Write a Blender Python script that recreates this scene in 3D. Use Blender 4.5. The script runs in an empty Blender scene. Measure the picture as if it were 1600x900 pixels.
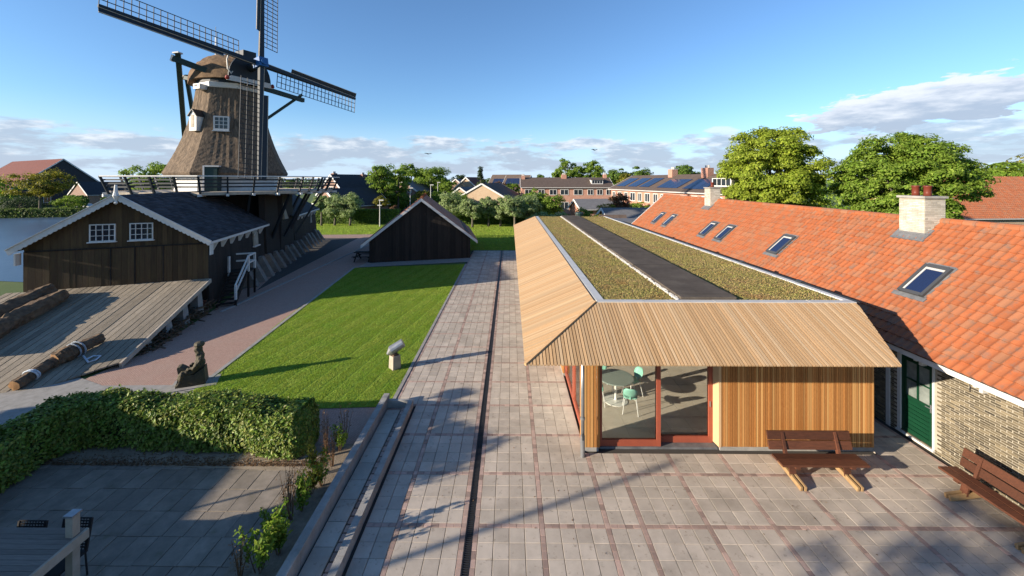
import bpy, math, random
import numpy as np
from mathutils import Vector, Matrix
R = math.radians
random.seed(7); rng = np.random.default_rng(7)
scn = bpy.context.scene
col = scn.collection
# ---------------------------------------------------------------- camera
H, F, PX, PY = 6.87, 640.0, 791.6, 282.0          # eye height, focal length (px of a 1600 px picture), principal point
TH = R(0.48)
cd = bpy.data.cameras.new('camera'); cam = bpy.data.objects.new('camera', cd); col.objects.link(cam)
cam.location = (0, 0, H); cam.rotation_euler = (R(90), 0, TH)
cd.sensor_width = 36; cd.lens = 36 * F / 1600
cd.shift_x = (800 - PX) / 1600; cd.shift_y = -(450 - PY) / 1600
cd.clip_start = 0.1; cd.clip_end = 6000
scn.camera = cam
fwd = Vector((-math.sin(TH), math.cos(TH), 0)); rgt = Vector((math.cos(TH), math.sin(TH), 0))
def ray(px, py): return fwd * F + rgt * (px - PX) + Vector((0, 0, 1)) * (PY - py)
def G(px, py, z=0.0):
    d = ray(px, py); t = (z - H) / d.z
    return Vector((d.x * t, d.y * t, z))
def AY(px, py, Y):
    d = ray(px, py); t = Y / d.y
    return Vector((d.x * t, Y, H + d.z * t))
# ---------------------------------------------------------------- sky, sun
SUND = Vector((0.92, 0.40, 0)).normalized(); EL = R(16.0)
w = bpy.data.worlds.new('World'); scn.world = w; w.use_nodes = True
nt = w.node_tree; nt.nodes.clear()
def wn(t, **k):
    n = nt.nodes.new(t)
    for a, b in k.items(): setattr(n, a, b)
    return n
def wm(op, a, b=None, c=None, clamp=False):
    n = wn('ShaderNodeMath', operation=op, use_clamp=clamp)
    for i, v in enumerate((a, b, c)):
        if v is None: continue
        if isinstance(v, (int, float)): n.inputs[i].default_value = v
        else: nt.links.new(v, n.inputs[i])
    return n.outputs[0]
def wr(v, a, b, o0=0.0, o1=1.0):
    n = wn('ShaderNodeMapRange', interpolation_type='SMOOTHSTEP')
    nt.links.new(v, n.inputs[0])
    for i, x in enumerate((a, b, o0, o1)): n.inputs[i + 1].default_value = x
    return n.outputs[0]
sky = wn('ShaderNodeTexSky', sky_type='NISHITA'); sky.sun_disc = False
sky.sun_elevation = EL; sky.sun_rotation = math.atan2(-SUND.x, -SUND.y)
sky.air_density = 1.0; sky.dust_density = 0.15; sky.ozone_density = 5.0
tc = wn('ShaderNodeTexCoord'); sp = wn('ShaderNodeSeparateXYZ'); nt.links.new(tc.outputs['Generated'], sp.inputs[0])
az = wm('ARCTAN2', sp.outputs[0], sp.outputs[1]); hor = wm('SQRT', wm('ADD', wm('POWER', sp.outputs[0], 2), wm('POWER', sp.outputs[1], 2)))
el = wm('ARCTAN2', sp.outputs[2], hor)
cb = wn('ShaderNodeCombineXYZ'); nt.links.new(wm('MULTIPLY', az, 6.0), cb.inputs[0]); nt.links.new(wm('MULTIPLY', el, 22.0), cb.inputs[1])
nz = wn('ShaderNodeTexNoise'); nz.inputs['Scale'].default_value = 1.15; nz.inputs['Detail'].default_value = 9; nz.inputs['Roughness'].default_value = 0.58
nt.links.new(cb.outputs[0], nz.inputs['Vector']); nf = nz.outputs[0]
nz2 = wn('ShaderNodeTexNoise'); nz2.inputs['Scale'].default_value = 2.6; nz2.inputs['Detail'].default_value = 8; nz2.inputs['Roughness'].default_value = 0.6
nt.links.new(cb.outputs[0], nz2.inputs['Vector'])
band = wm('MULTIPLY', wr(el, -0.01, 0.03), wr(el, 0.145, 0.085))
m1 = wr(wm('ADD', nf, wm('MULTIPLY', wm('SUBTRACT', band, 1.0), 0.5)), 0.40, 0.52)
def blob(a0, e0, ra, re, slope=0.0, lo=0.15, hi=0.55):
    da = wm('DIVIDE', wm('SUBTRACT', az, a0), ra)
    e1 = wm('SUBTRACT', wm('SUBTRACT', el, e0), wm('MULTIPLY', wm('SUBTRACT', az, a0), slope))
    de = wm('DIVIDE', e1, re)
    d = wm('SUBTRACT', 1.0, wm('SQRT', wm('ADD', wm('POWER', da, 2), wm('POWER', de, 2))))
    return wr(wm('ADD', d, wm('MULTIPLY', wm('SUBTRACT', nz2.outputs[0], 0.5), 1.5)), lo, hi), de
b1, de1 = blob(0.785, 0.128, 0.19, 0.046, 0.09, 0.10, 0.24)
b2, _ = blob(0.475, 0.105, 0.045, 0.014)
b3, _ = blob(0.90, 0.055, 0.20, 0.028)
msk = wm('MAXIMUM', wm('MAXIMUM', wm('MULTIPLY', m1, 0.85), b1), wm('MAXIMUM', wm('MULTIPLY', b2, 0.6), wm('MULTIPLY', b3, 0.7)))
shade = wr(wm('ADD', wm('MULTIPLY', de1, 0.5), wm('MULTIPLY', nz2.outputs[0], 1.5)), 0.45, 1.15)
sh2 = wr(wm('ADD', nz2.outputs[0], wm('MULTIPLY', wm('SUBTRACT', el, 0.085), 4.0)), 0.40, 0.66)
sm = wn('ShaderNodeMix', data_type='FLOAT'); nt.links.new(b1, sm.inputs[0]); nt.links.new(sh2, sm.inputs[2]); nt.links.new(shade, sm.inputs[3]); shade = sm.outputs[0]
ccol = wn('ShaderNodeMix', data_type='RGBA'); nt.links.new(shade, ccol.inputs[0])
ccol.inputs[6].default_value = (2.2, 2.55, 3.2, 1); ccol.inputs[7].default_value = (4.5, 4.6, 4.85, 1)
mx = wn('ShaderNodeMix', data_type='RGBA'); nt.links.new(wm('MULTIPLY', msk, 0.9), mx.inputs[0])
hz = wn('ShaderNodeMix', data_type='RGBA'); nt.links.new(wr(el, 0.16, -0.01, 0.0, 0.8), hz.inputs[0]); nt.links.new(sky.outputs[0], hz.inputs[6]); hz.inputs[7].default_value = (3.0, 3.9, 5.3, 1)
nt.links.new(hz.outputs[2], mx.inputs[6]); nt.links.new(ccol.outputs[2], mx.inputs[7])
bg = wn('ShaderNodeBackground'); bg.inputs[1].default_value = 0.1; wo = wn('ShaderNodeOutputWorld')
nt.links.new(mx.outputs[2], bg.inputs[0]); nt.links.new(bg.outputs[0], wo.inputs[0])
ld = bpy.data.lights.new('sun', 'SUN'); sun = bpy.data.objects.new('sun', ld); col.objects.link(sun)
ld.energy = 5.0; ld.angle = R(0.55); ld.color = (1.0, 0.87, 0.70)
sdir = Vector((SUND.x * math.cos(EL), SUND.y * math.cos(EL), -math.sin(EL)))
sun.rotation_euler = sdir.to_track_quat('-Z', 'Y').to_euler(); sun.location = (-20, -10, 30)
scn.view_settings.view_transform = 'Standard'; scn.view_settings.look = 'None'
scn.view_settings.exposure = 1.12; scn.view_settings.gamma = 1.0; scn.view_settings.use_curve_mapping = False
scn.render.engine = 'CYCLES'; scn.cycles.max_bounces = 8; scn.cycles.transparent_max_bounces = 16

# ---------------------------------------------------------------- materials
def hsv(c, dv): return tuple(max(0, min(1, x * dv)) for x in c)
def mat(name, c, rough=0.8, var=0.0, c2=None, ns=6.0, nm=0.5, bump=0.0, bs=40.0, spec=0.3, trans=0.0, metal=0.0, stretch=None, hue=None, grain=None):
    """base colour c, noise mix toward c2, per-piece value variation var (object and island random), optional bump and translucency"""
    m = bpy.data.materials.new(name); m.use_nodes = True; t = m.node_tree; N, L = t.nodes, t.links
    p = N['Principled BSDF']; p.inputs['Roughness'].default_value = rough; p.inputs['Specular IOR Level'].default_value = spec; p.inputs['Metallic'].default_value = metal
    tcn = N.new('ShaderNodeTexCoord'); vec = tcn.outputs['Object']
    geo = N.new('ShaderNodeNewGeometry'); vec = geo.outputs['Position']
    if stretch:
        mp = N.new('ShaderNodeMapping'); mp.inputs['Scale'].default_value = stretch; L.new(vec, mp.inputs[0]); vec = mp.outputs[0]
    cur = N.new('ShaderNodeRGB'); cur.outputs[0].default_value = (*c, 1); cur = cur.outputs[0]
    if c2 is not None:
        n = N.new('ShaderNodeTexNoise'); n.inputs['Scale'].default_value = ns; n.inputs['Detail'].default_value = 8; n.inputs['Roughness'].default_value = 0.65; L.new(vec, n.inputs['Vector'])
        r = N.new('ShaderNodeMapRange'); r.inputs[1].default_value = 0.32; r.inputs[2].default_value = 0.68; r.inputs[4].default_value = nm * 2; L.new(n.outputs[0], r.inputs[0])
        x = N.new('ShaderNodeMix'); x.data_type = 'RGBA'; L.new(r.outputs[0], x.inputs[0]); L.new(cur, x.inputs[6]); x.inputs[7].default_value = (*c2, 1); cur = x.outputs[2]
    if var or hue:
        oi = N.new('ShaderNodeObjectInfo')
        a = N.new('ShaderNodeMath'); a.operation = 'ADD'; L.new(oi.outputs['Random'], a.inputs[0]); L.new(geo.outputs['Random Per Island'], a.inputs[1])
        fr = N.new('ShaderNodeMath'); fr.operation = 'FRACT'; L.new(a.outputs[0], fr.inputs[0])
        if hue:
            x = N.new('ShaderNodeMix'); x.data_type = 'RGBA'
            f2 = N.new('ShaderNodeMath'); f2.operation = 'MULTIPLY'; L.new(fr.outputs[0], f2.inputs[0]); f2.inputs[1].default_value = 7.31
            f3 = N.new('ShaderNodeMath'); f3.operation = 'FRACT'; L.new(f2.outputs[0], f3.inputs[0])
            f4 = N.new('ShaderNodeMath'); f4.operation = 'POWER'; L.new(f3.outputs[0], f4.inputs[0]); f4.inputs[1].default_value = 2.0
            L.new(f4.outputs[0], x.inputs[0]); L.new(cur, x.inputs[6]); x.inputs[7].default_value = (*hue, 1); cur = x.outputs[2]
        if var:
            mr = N.new('ShaderNodeMapRange'); mr.inputs[3].default_value = 1 - var; mr.inputs[4].default_value = 1 + var; L.new(fr.outputs[0], mr.inputs[0])
            hs = N.new('ShaderNodeHueSaturation'); L.new(mr.outputs[0], hs.inputs['Value']); L.new(cur, hs.inputs['Color']); cur = hs.outputs[0]
    L.new(cur, p.inputs['Base Color'])
    if bump:
        n = N.new('ShaderNodeTexNoise'); n.inputs['Scale'].default_value = bs; n.inputs['Detail'].default_value = 5; L.new(vec, n.inputs['Vector'])
        b = N.new('ShaderNodeBump'); b.inputs['Strength'].default_value = bump; b.inputs['Distance'].default_value = 0.02; L.new(n.outputs[0], b.inputs['Height']); L.new(b.outputs[0], p.inputs['Normal'])
    if trans:
        tr = N.new('ShaderNodeBsdfTranslucent'); L.new(cur, tr.inputs[0]); ms = N.new('ShaderNodeMixShader'); ms.inputs[0].default_value = trans
        L.new(p.outputs[0], ms.inputs[1]); L.new(tr.outputs[0], ms.inputs[2]); L.new(ms.outputs[0], N['Material Output'].inputs[0])
    return m
def glass_mat(name, tint=(0.97, 0.98, 0.97), refl=0.12):
    m = bpy.data.materials.new(name); m.use_nodes = True; t = m.node_tree; N, L = t.nodes, t.links
    N.remove(N['Principled BSDF'])
    tr = N.new('ShaderNodeBsdfTransparent'); tr.inputs[0].default_value = (*tint, 1); gl = N.new('ShaderNodeBsdfGlossy'); gl.inputs['Roughness'].default_value = 0.01
    fr = N.new('ShaderNodeFresnel'); fr.inputs[0].default_value = 1.5; ms = N.new('ShaderNodeMixShader')
    L.new(fr.outputs[0], ms.inputs[0]); L.new(tr.outputs[0], ms.inputs[1]); L.new(gl.outputs[0], ms.inputs[2]); L.new(ms.outputs[0], N['Material Output'].inputs[0])
    return m
def brick_mat(name, c1, c2, mortar, scale=4.0, bw=0.5, rh=0.25, ms=0.02, axes=(0, 1), rotz=0.0, dirt=None):
    m = bpy.data.materials.new(name); m.use_nodes = True; t = m.node_tree; N, L = t.nodes, t.links; p = N['Principled BSDF']; p.inputs['Roughness'].default_value = 0.9
    g = N.new('ShaderNodeNewGeometry'); s = N.new('ShaderNodeSeparateXYZ'); L.new(g.outputs['Position'], s.inputs[0]); c = N.new('ShaderNodeCombineXYZ')
    if axes == 'wall':
        a = N.new('ShaderNodeMath'); a.operation = 'ADD'; L.new(s.outputs[0], a.inputs[0]); L.new(s.outputs[1], a.inputs[1]); L.new(a.outputs[0], c.inputs[0]); L.new(s.outputs[2], c.inputs[1])
    else:
        L.new(s.outputs[axes[0]], c.inputs[0]); L.new(s.outputs[axes[1]], c.inputs[1])
    mp = N.new('ShaderNodeMapping'); mp.inputs['Rotation'].default_value = (0, 0, rotz); L.new(c.outputs[0], mp.inputs[0])
    b = N.new('ShaderNodeTexBrick'); L.new(mp.outputs[0], b.inputs['Vector']); b.inputs['Color1'].default_value = (*c1, 1); b.inputs['Color2'].default_value = (*c2, 1); b.inputs['Mortar'].default_value = (*mortar, 1)
    b.inputs['Scale'].default_value = scale; b.inputs['Brick Width'].default_value = bw; b.inputs['Row Height'].default_value = rh; b.inputs['Mortar Size'].default_value = ms
    n = N.new('ShaderNodeTexNoise'); n.inputs['Scale'].default_value = 1.3; n.inputs['Detail'].default_value = 7; L.new(g.outputs['Position'], n.inputs['Vector'])
    x = N.new('ShaderNodeMix'); x.data_type = 'RGBA'; r = N.new('ShaderNodeMapRange'); r.inputs[1].default_value = .45; r.inputs[2].default_value = .75; r.inputs[4].default_value = .7; L.new(n.outputs[0], r.inputs[0]); L.new(r.outputs[0], x.inputs[0])
    L.new(b.outputs[0], x.inputs[6]); x.inputs[7].default_value = (*(dirt or hsv(c1, .6)), 1); L.new(x.outputs[2], p.inputs['Base Color'])
    bu = N.new('ShaderNodeBump'); bu.inputs['Strength'].default_value = .5; bu.inputs['Distance'].default_value = .01; L.new(b.outputs[1], bu.inputs['Height']); bu.invert = True; L.new(bu.outputs[0], p.inputs['Normal'])
    return m
M = {}
def stain(m, c, scale, lo, hi, amt, detail=6):
    t = m.node_tree; N, L = t.nodes, t.links; p = N['Principled BSDF']; src = p.inputs['Base Color'].links[0].from_socket
    g = N.new('ShaderNodeNewGeometry'); n = N.new('ShaderNodeTexNoise'); n.inputs['Scale'].default_value = scale; n.inputs['Detail'].default_value = detail; n.inputs['Roughness'].default_value = .7; L.new(g.outputs['Position'], n.inputs['Vector'])
    r = N.new('ShaderNodeMapRange'); r.inputs[1].default_value = lo; r.inputs[2].default_value = hi; r.inputs[4].default_value = amt; L.new(n.outputs[0], r.inputs[0])
    x = N.new('ShaderNodeMix'); x.data_type = 'RGBA'; L.new(r.outputs[0], x.inputs[0]); L.new(src, x.inputs[6]); x.inputs[7].default_value = (*c, 1); L.new(x.outputs[2], p.inputs['Base Color'])
M['slab'] = mat('slab', (.47, .405, .335), .85, .12, (.37, .32, .265), 2.0, .5, .2, 90)
stain(M['slab'], (.2, .17, .135), .55, .5, .72, .55); stain(M['slab'], (.16, .13, .1), 7.0, .60, .70, .5, 3); stain(M['slab'], (.40, .27, .15), 1.1, .66, .76, .35)
M['patio'] = mat('patio', (.27, .23, .185), .9, .14, (.17, .145, .115), 3.0, .5, .2, 60)
stain(M['patio'], (.14, .12, .1), .8, .48, .7, .6); stain(M['patio'], (.12, .13, .06), 3.0, .6, .72, .4)
M['bed'] = mat('bed', (.05, .045, .04), .95)
M['redbrick'] = mat('redbrick', (.37, .255, .21), .9, .3, (.29, .215, .18), 8, .5, .2, 60)
M['concrete'] = mat('concrete', (.33, .315, .29), .85, .05, (.22, .21, .19), 4, .5, .2, 60)
M['iron'] = mat('iron', (.02, .02, .022), .55, .1)
M['soil'] = mat('soil', (.15, .115, .08), .95, 0, (.27, .225, .17), 5, .5, .6, 40)
M['sand'] = mat('sand', (.33, .27, .2), .95, 0, (.22, .175, .125), 1.2, .5, .3, 50)
M['asphalt'] = mat('asphalt', (.075, .07, .065), .95, 0, (.05, .048, .045), 6, .5, .4, 120)
M['ground'] = mat('ground', (.055, .1, .022), .95, 0, (.085, .12, .03), .12, .5, .4, 8)
M['lawn'] = mat('lawn', (.15, .27, .022), .95, 0, (.2, .3, .035), 1.2, .5, .5, 60)
M['grass'] = mat('grass', (.21, .37, .026), .7, .35, (.31, .39, .05), .9, .6, trans=.45, hue=(.26, .31, .06))
M['fargrass'] = mat('fargrass', (.17, .27, .035), .95, 0, (.24, .32, .06), .35, .5, .5, 30)
M['path'] = brick_mat('path', (.42, .255, .195), (.35, .2, .15), (.2, .15, .12), 5.0, .5, .25, .025, (0, 1), R(35), (.33, .23, .18))
M['slat'] = mat('slat', (.50, .325, .17), .75, .15, (.41, .245, .115), 5, .5, .15, 40, stretch=(8, 8, 1.0), hue=(.48, .34, .2))
M['wslat'] = mat('wslat', (.40, .18, .05), .65, .22, (.27, .10, .025), 9, .5, .15, 40, stretch=(11, 11, 1.6), hue=(.47, .27, .1))
M['redframe'] = mat('redframe', (.30, .075, .04), .5, .08, (.24, .06, .035), 4, .5)
M['bitumen'] = mat('bitumen', (.06, .05, .042), 1.0, .2, (.1, .085, .07), 1.4, .5, .35, 70, spec=.05)
M['trim'] = mat('trim', (.5, .49, .46), .5, .06, (.4, .39, .37), 3, .4)
M['darktrim'] = mat('darktrim', (.03, .035, .04), .5)
M['zinc'] = mat('zinc', (.36, .37, .38), .4, .05, (.26, .27, .28), 8, .5, metal=.7)
M['sedbase'] = mat('sedbase', (.26, .2, .085), .95, 0, (.29, .2, .1), 2, .5, .8, 30)
M['sedum'] = mat('sedum', (.33, .275, .085), .9, .35, (.40, .27, .13), 1.1, .6, trans=.2, hue=(.22, .26, .06))
stain(M['sedum'], (.29, .135, .06), 1.3, .52, .66, .55); stain(M['sedum'], (.36, .34, .06), .8, .58, .7, .6);
M['chimbrick'] = mat('chimbrick', (.47, .445, .385), .85, .2, (.36, .33, .27), 4, .5, .2, 40)
M['white'] = mat('white', (.6, .595, .57), .5, .03, (.5, .49, .465), 5, .4)
M['cream'] = mat('cream', (.42, .38, .3), .8, .2, (.32, .28, .21), 3, .5, .1)
M['glass'] = glass_mat('glass')
M['pane'] = mat('pane', (.02, .026, .034), .06, .2, spec=.6)
M['skypane'] = mat('skypane', (.012, .02, .055), .05, .1, spec=.8)
M['floor'] = mat('floor', (.5, .44, .36), .6, .06, (.42, .37, .3), 2, .5)
M['inner'] = mat('inner', (.32, .22, .13), .7, 0, (.25, .16, .09), 3, .5)
M['mint'] = mat('mint', (.22, .48, .38), .4, .05)
M['tabletop'] = mat('tabletop', (.22, .27, .24), .4)
M['steelw'] = mat('steelw', (.7, .7, .66), .35, metal=.2)
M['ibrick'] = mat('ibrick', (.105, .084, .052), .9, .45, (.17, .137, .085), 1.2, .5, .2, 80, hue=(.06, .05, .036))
M['mortar'] = mat('mortar', (.36, .33, .27), .95, 0, (.27, .24, .18), 4, .5, .3, 80)
M['tile'] = mat('tile', (.33, .105, .04), .65, .1, (.28, .08, .028), 5, .5, .12, 40, hue=(.27, .12, .062))
def tile_dark(m):
    # weathered grey-brown patches with a shape of their own on every tile
    t = m.node_tree; N, L = t.nodes, t.links; p = N['Principled BSDF']; src = p.inputs['Base Color'].links[0].from_socket
    g = N.new('ShaderNodeNewGeometry'); n = N.new('ShaderNodeTexNoise'); n.inputs['Scale'].default_value = 6.5; n.inputs['Detail'].default_value = 4; L.new(g.outputs['Position'], n.inputs['Vector'])
    r = N.new('ShaderNodeMapRange'); r.inputs[1].default_value = .53; r.inputs[2].default_value = .72; r.inputs[4].default_value = .75; L.new(n.outputs[0], r.inputs[0])
    x = N.new('ShaderNodeMix'); x.data_type = 'RGBA'; L.new(r.outputs[0], x.inputs[0]); L.new(src, x.inputs[6]); x.inputs[7].default_value = (.16, .105, .078, 1); L.new(x.outputs[2], p.inputs['Base Color'])
tile_dark(M['tile'])
M['greendoor'] = mat('greendoor', (.006, .042, .02), .35, .04, (.005, .032, .016), 6, .4)
M['frost'] = mat('frost', (.25, .28, .26), .25, .05, (.12, .14, .13), 2, .6, spec=.6)
M['lead'] = mat('lead', (.09, .093, .1), .5, .1, (.17, .17, .17), 5, .5)
M['velux'] = mat('velux', (.055, .057, .06), .45, .05)
M['pot'] = mat('pot', (.13, .03, .018), .35, .1)
M['benchwood'] = mat('benchwood', (.11, .04, .021), .55, .3, (.06, .024, .014), 6, .5, .1, 50, stretch=(1, 6, 6))
M['rawwood'] = mat('rawwood', (.38, .25, .12), .8, .15, (.28, .17, .08), 8, .5)
M['blackwood'] = mat('blackwood', (.014, .011, .0095), .8, .35, (.025, .019, .015), 3, .5, .3, 30, stretch=(3, 3, .4))
M['brownwood'] = mat('brownwood', (.055, .031, .017), .8, .3, (.08, .053, .022), 2.5, .5, .3, 30, stretch=(4, 4, .5))
M['shingle'] = mat('shingle', (.026, .029, .036), .85, .45, (.05, .052, .058), 1.2, .4, .3, 50)
M['plank'] = mat('plank', (.33, .275, .205), .85, .24, (.2, .17, .125), 5, .55, .3, 40, stretch=(4, .5, 1))
M['deckwood'] = mat('deckwood', (.2, .175, .15), .85, .15, (.14, .12, .1), 8, .55, .3, 40, stretch=(.5, 6, 1))
M['bark'] = mat('bark', (.15, .10, .06), .95, .25, (.075, .05, .032), 5, .6, .9, 14)
M['barkg'] = mat('barkg', (.16, .14, .11), .95, .2, (.09, .08, .06), 6, .6, .8, 20)
M['cutwood'] = mat('cutwood', (.34, .2, .09), .85, .1, (.2, .1, .045), 9, .5)
M['rope'] = mat('rope', (.5, .56, .62), .7)
M['stone'] = mat('stone', (.2, .19, .165), .95, .2, (.12, .11, .1), 3, .5, .6, 18)
M['thatch'] = mat('thatch', (.205, .15, .102), .95, .0, (.08, .06, .043), 2.2, .65, 1.0, 7, stretch=(4.5, 4.5, .7))
stain(M['thatch'], (.09, .062, .042), .7, .5, .7, .5)
M['capthatch'] = mat('capthatch', (.2, .13, .075), .95, .1, (.1, .065, .04), 3, .6, 1.0, 9)
M['millwood'] = mat('millwood', (.016, .021, .026), .5, .2)
M['millgreen'] = mat('millgreen', (.02, .045, .04), .5, .2)
M['millblue'] = mat('millblue', (.02, .10, .27), .4)
M['millred'] = mat('millred', (.22, .03, .025), .5)
M['palewood'] = mat('palewood', (.42, .36, .29), .8, .1, (.3, .26, .2), 4, .5)
M['bronze'] = mat('bronze', (.048, .043, .028), .7, .05, (.085, .07, .042), 14, .6, .7, 30)
M['grate'] = M['iron']
M['hedgeleaf'] = mat('hedgeleaf', (.15, .24, .028), .5, .45, (.1, .18, .02), 2, .5, spec=.35, trans=.3, hue=(.23, .23, .045))
def leafm(n, c, c2, hue, tr=.3): M[n] = mat(n, c, .6, .4, c2, .7, .5, spec=.3, trans=tr + .12, hue=hue)
leafm('leaf_lime', (.27, .34, .03), (.2, .29, .024), (.35, .4, .05), .38)
leafm('leaf_dark', (.1, .18, .022), (.07, .14, .017), (.15, .22, .035))
leafm('leaf_mid', (.17, .27, .028), (.12, .215, .02), (.26, .34, .05), .4)
leafm('leaf_willow', (.26, .34, .12), (.17, .26, .065), (.38, .43, .23), .38)
leafm('leaf_gold', (.2, .19, .018), (.13, .15, .015), (.28, .24, .03))
leafm('leaf_copper', (.13, .065, .035), (.09, .05, .03), (.18, .11, .045))
leafm('leaf_spruce', (.04, .075, .025), (.03, .055, .018), (.07, .1, .035))
leafm('leaf_reed', (.1, .155, .035), (.07, .12, .025), (.17, .2, .06))
leafm('leaf_dry', (.2, .12, .06), (.15, .08, .045), (.26, .17, .09))
M['water'] = mat('water', (.05, .085, .14), .3, 0, (.07, .11, .17), .2, .5, 1.0, 1.6, spec=.12)
M['terrbrick'] = brick_mat('terrbrick', (.44, .19, .125), (.38, .155, .1), (.42, .3, .24), 4.6, .5, .3, .03, 'wall', 0, (.36, .17, .115))
M['tanbrick'] = brick_mat('tanbrick', (.42, .3, .185), (.36, .25, .15), (.4, .32, .24), 4.6, .5, .3, .03, 'wall', 0, (.36, .25, .16))
M['brownbrick'] = brick_mat('brownbrick', (.24, .13, .09), (.2, .11, .08), (.28, .22, .18), 4.6, .5, .3, .03, 'wall', 0, (.2, .12, .09))
M['browntile'] = mat('browntile', (.115, .085, .068), .85, .1, (.075, .055, .045), 2.5, .5, .5, 12)
M['blackroof'] = mat('blackroof', (.022, .024, .03), .7, .1, (.035, .037, .042), 2, .5, .4, 12)
M['redroof'] = mat('redroof', (.15, .042, .028), .8, .1, (.11, .034, .024), 1.5, .5, .5, 10)
M['greyroof'] = mat('greyroof', (.15, .15, .155), .8, .1, (.11, .11, .115), 2, .5)
M['solar'] = mat('solar', (.015, .025, .06), .15, .15, spec=.7)
M['carpaint'] = mat('carpaint', (.42, .43, .44), .25, spec=.6)
M['rubber'] = mat('rubber', (.02, .02, .02), .8)
M['rattan'] = mat('rattan', (.02, .02, .021), .6, .1)
M['bird'] = mat('bird', (.02, .02, .022), .8)
M['render'] = mat('render', (.62, .6, .56), .85, 0, (.52, .5, .46), 2, .5)

# ---------------------------------------------------------------- builders
WORLD = {}
def raw(name, V, Fc, m, parent=None, smooth=False, mats=None):
    me = bpy.data.meshes.new(name); me.from_pydata([tuple(v) for v in V], [], Fc); me.materials.append(m)
    if smooth:
        for p in me.polygons: p.use_smooth = True
    return link(name, me, parent)
def link(name, me, parent=None, loc=None, rot=None, scale=None, local=False):
    o = bpy.data.objects.new(name, me); col.objects.link(o)
    if parent is not None:
        o.parent = parent
        if not local: o.matrix_parent_inverse = WORLD.get(parent.name, Matrix()).inverted()
    if loc is not None: o.location = loc
    if rot is not None: o.rotation_euler = rot
    if scale is not None: o.scale = scale
    if parent is None and loc is not None: pass
    if loc is not None:
        W = Matrix.Translation(Vector(loc))
        if rot is not None:
            from mathutils import Euler
            W = W @ Euler(rot).to_matrix().to_4x4()
        WORLD[o.name] = W
    return o
def tag(o, label=None, cat=None, group=None, kind=None):
    if label: o['label'] = label
    if cat: o['category'] = cat
    if group: o['group'] = group
    if kind: o['kind'] = kind
    return o
def empty(name, loc, label=None, cat=None, group=None, rz=0.0):
    o = bpy.data.objects.new(name, None); col.objects.link(o); o.location = loc; o.rotation_euler = (0, 0, rz); o.empty_display_size = .2
    WORLD[o.name] = Matrix.Translation(Vector(loc)) @ Matrix.Rotation(rz, 4, 'Z')
    return tag(o, label, cat, group)
def fastmesh(name, V, Q, m, smooth=False):
    """V (n,3) float array, Q (k,m) int array"""
    V = np.ascontiguousarray(V, dtype=np.float32); Q = np.ascontiguousarray(Q, dtype=np.int32); k, s = Q.shape
    me = bpy.data.meshes.new(name); me.vertices.add(len(V)); me.vertices.foreach_set('co', V.ravel()); me.loops.add(k * s); me.loops.foreach_set('vertex_index', Q.ravel())
    me.polygons.add(k); me.polygons.foreach_set('loop_start', np.arange(0, k * s, s, dtype=np.int32)); me.polygons.foreach_set('loop_total', np.full(k, s, dtype=np.int32))
    me.polygons.foreach_set('use_smooth', np.full(k, bool(smooth)))
    me.update(calc_edges=True); me.materials.append(m); return me
BOXF = [(0, 3, 2, 1), (4, 5, 6, 7), (0, 1, 5, 4), (1, 2, 6, 5), (2, 3, 7, 6), (3, 0, 4, 7)]
def boxv(x0, x1, y0, y1, z0, z1): return [(x0, y0, z0), (x1, y0, z0), (x1, y1, z0), (x0, y1, z0), (x0, y0, z1), (x1, y0, z1), (x1, y1, z1), (x0, y1, z1)]
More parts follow.
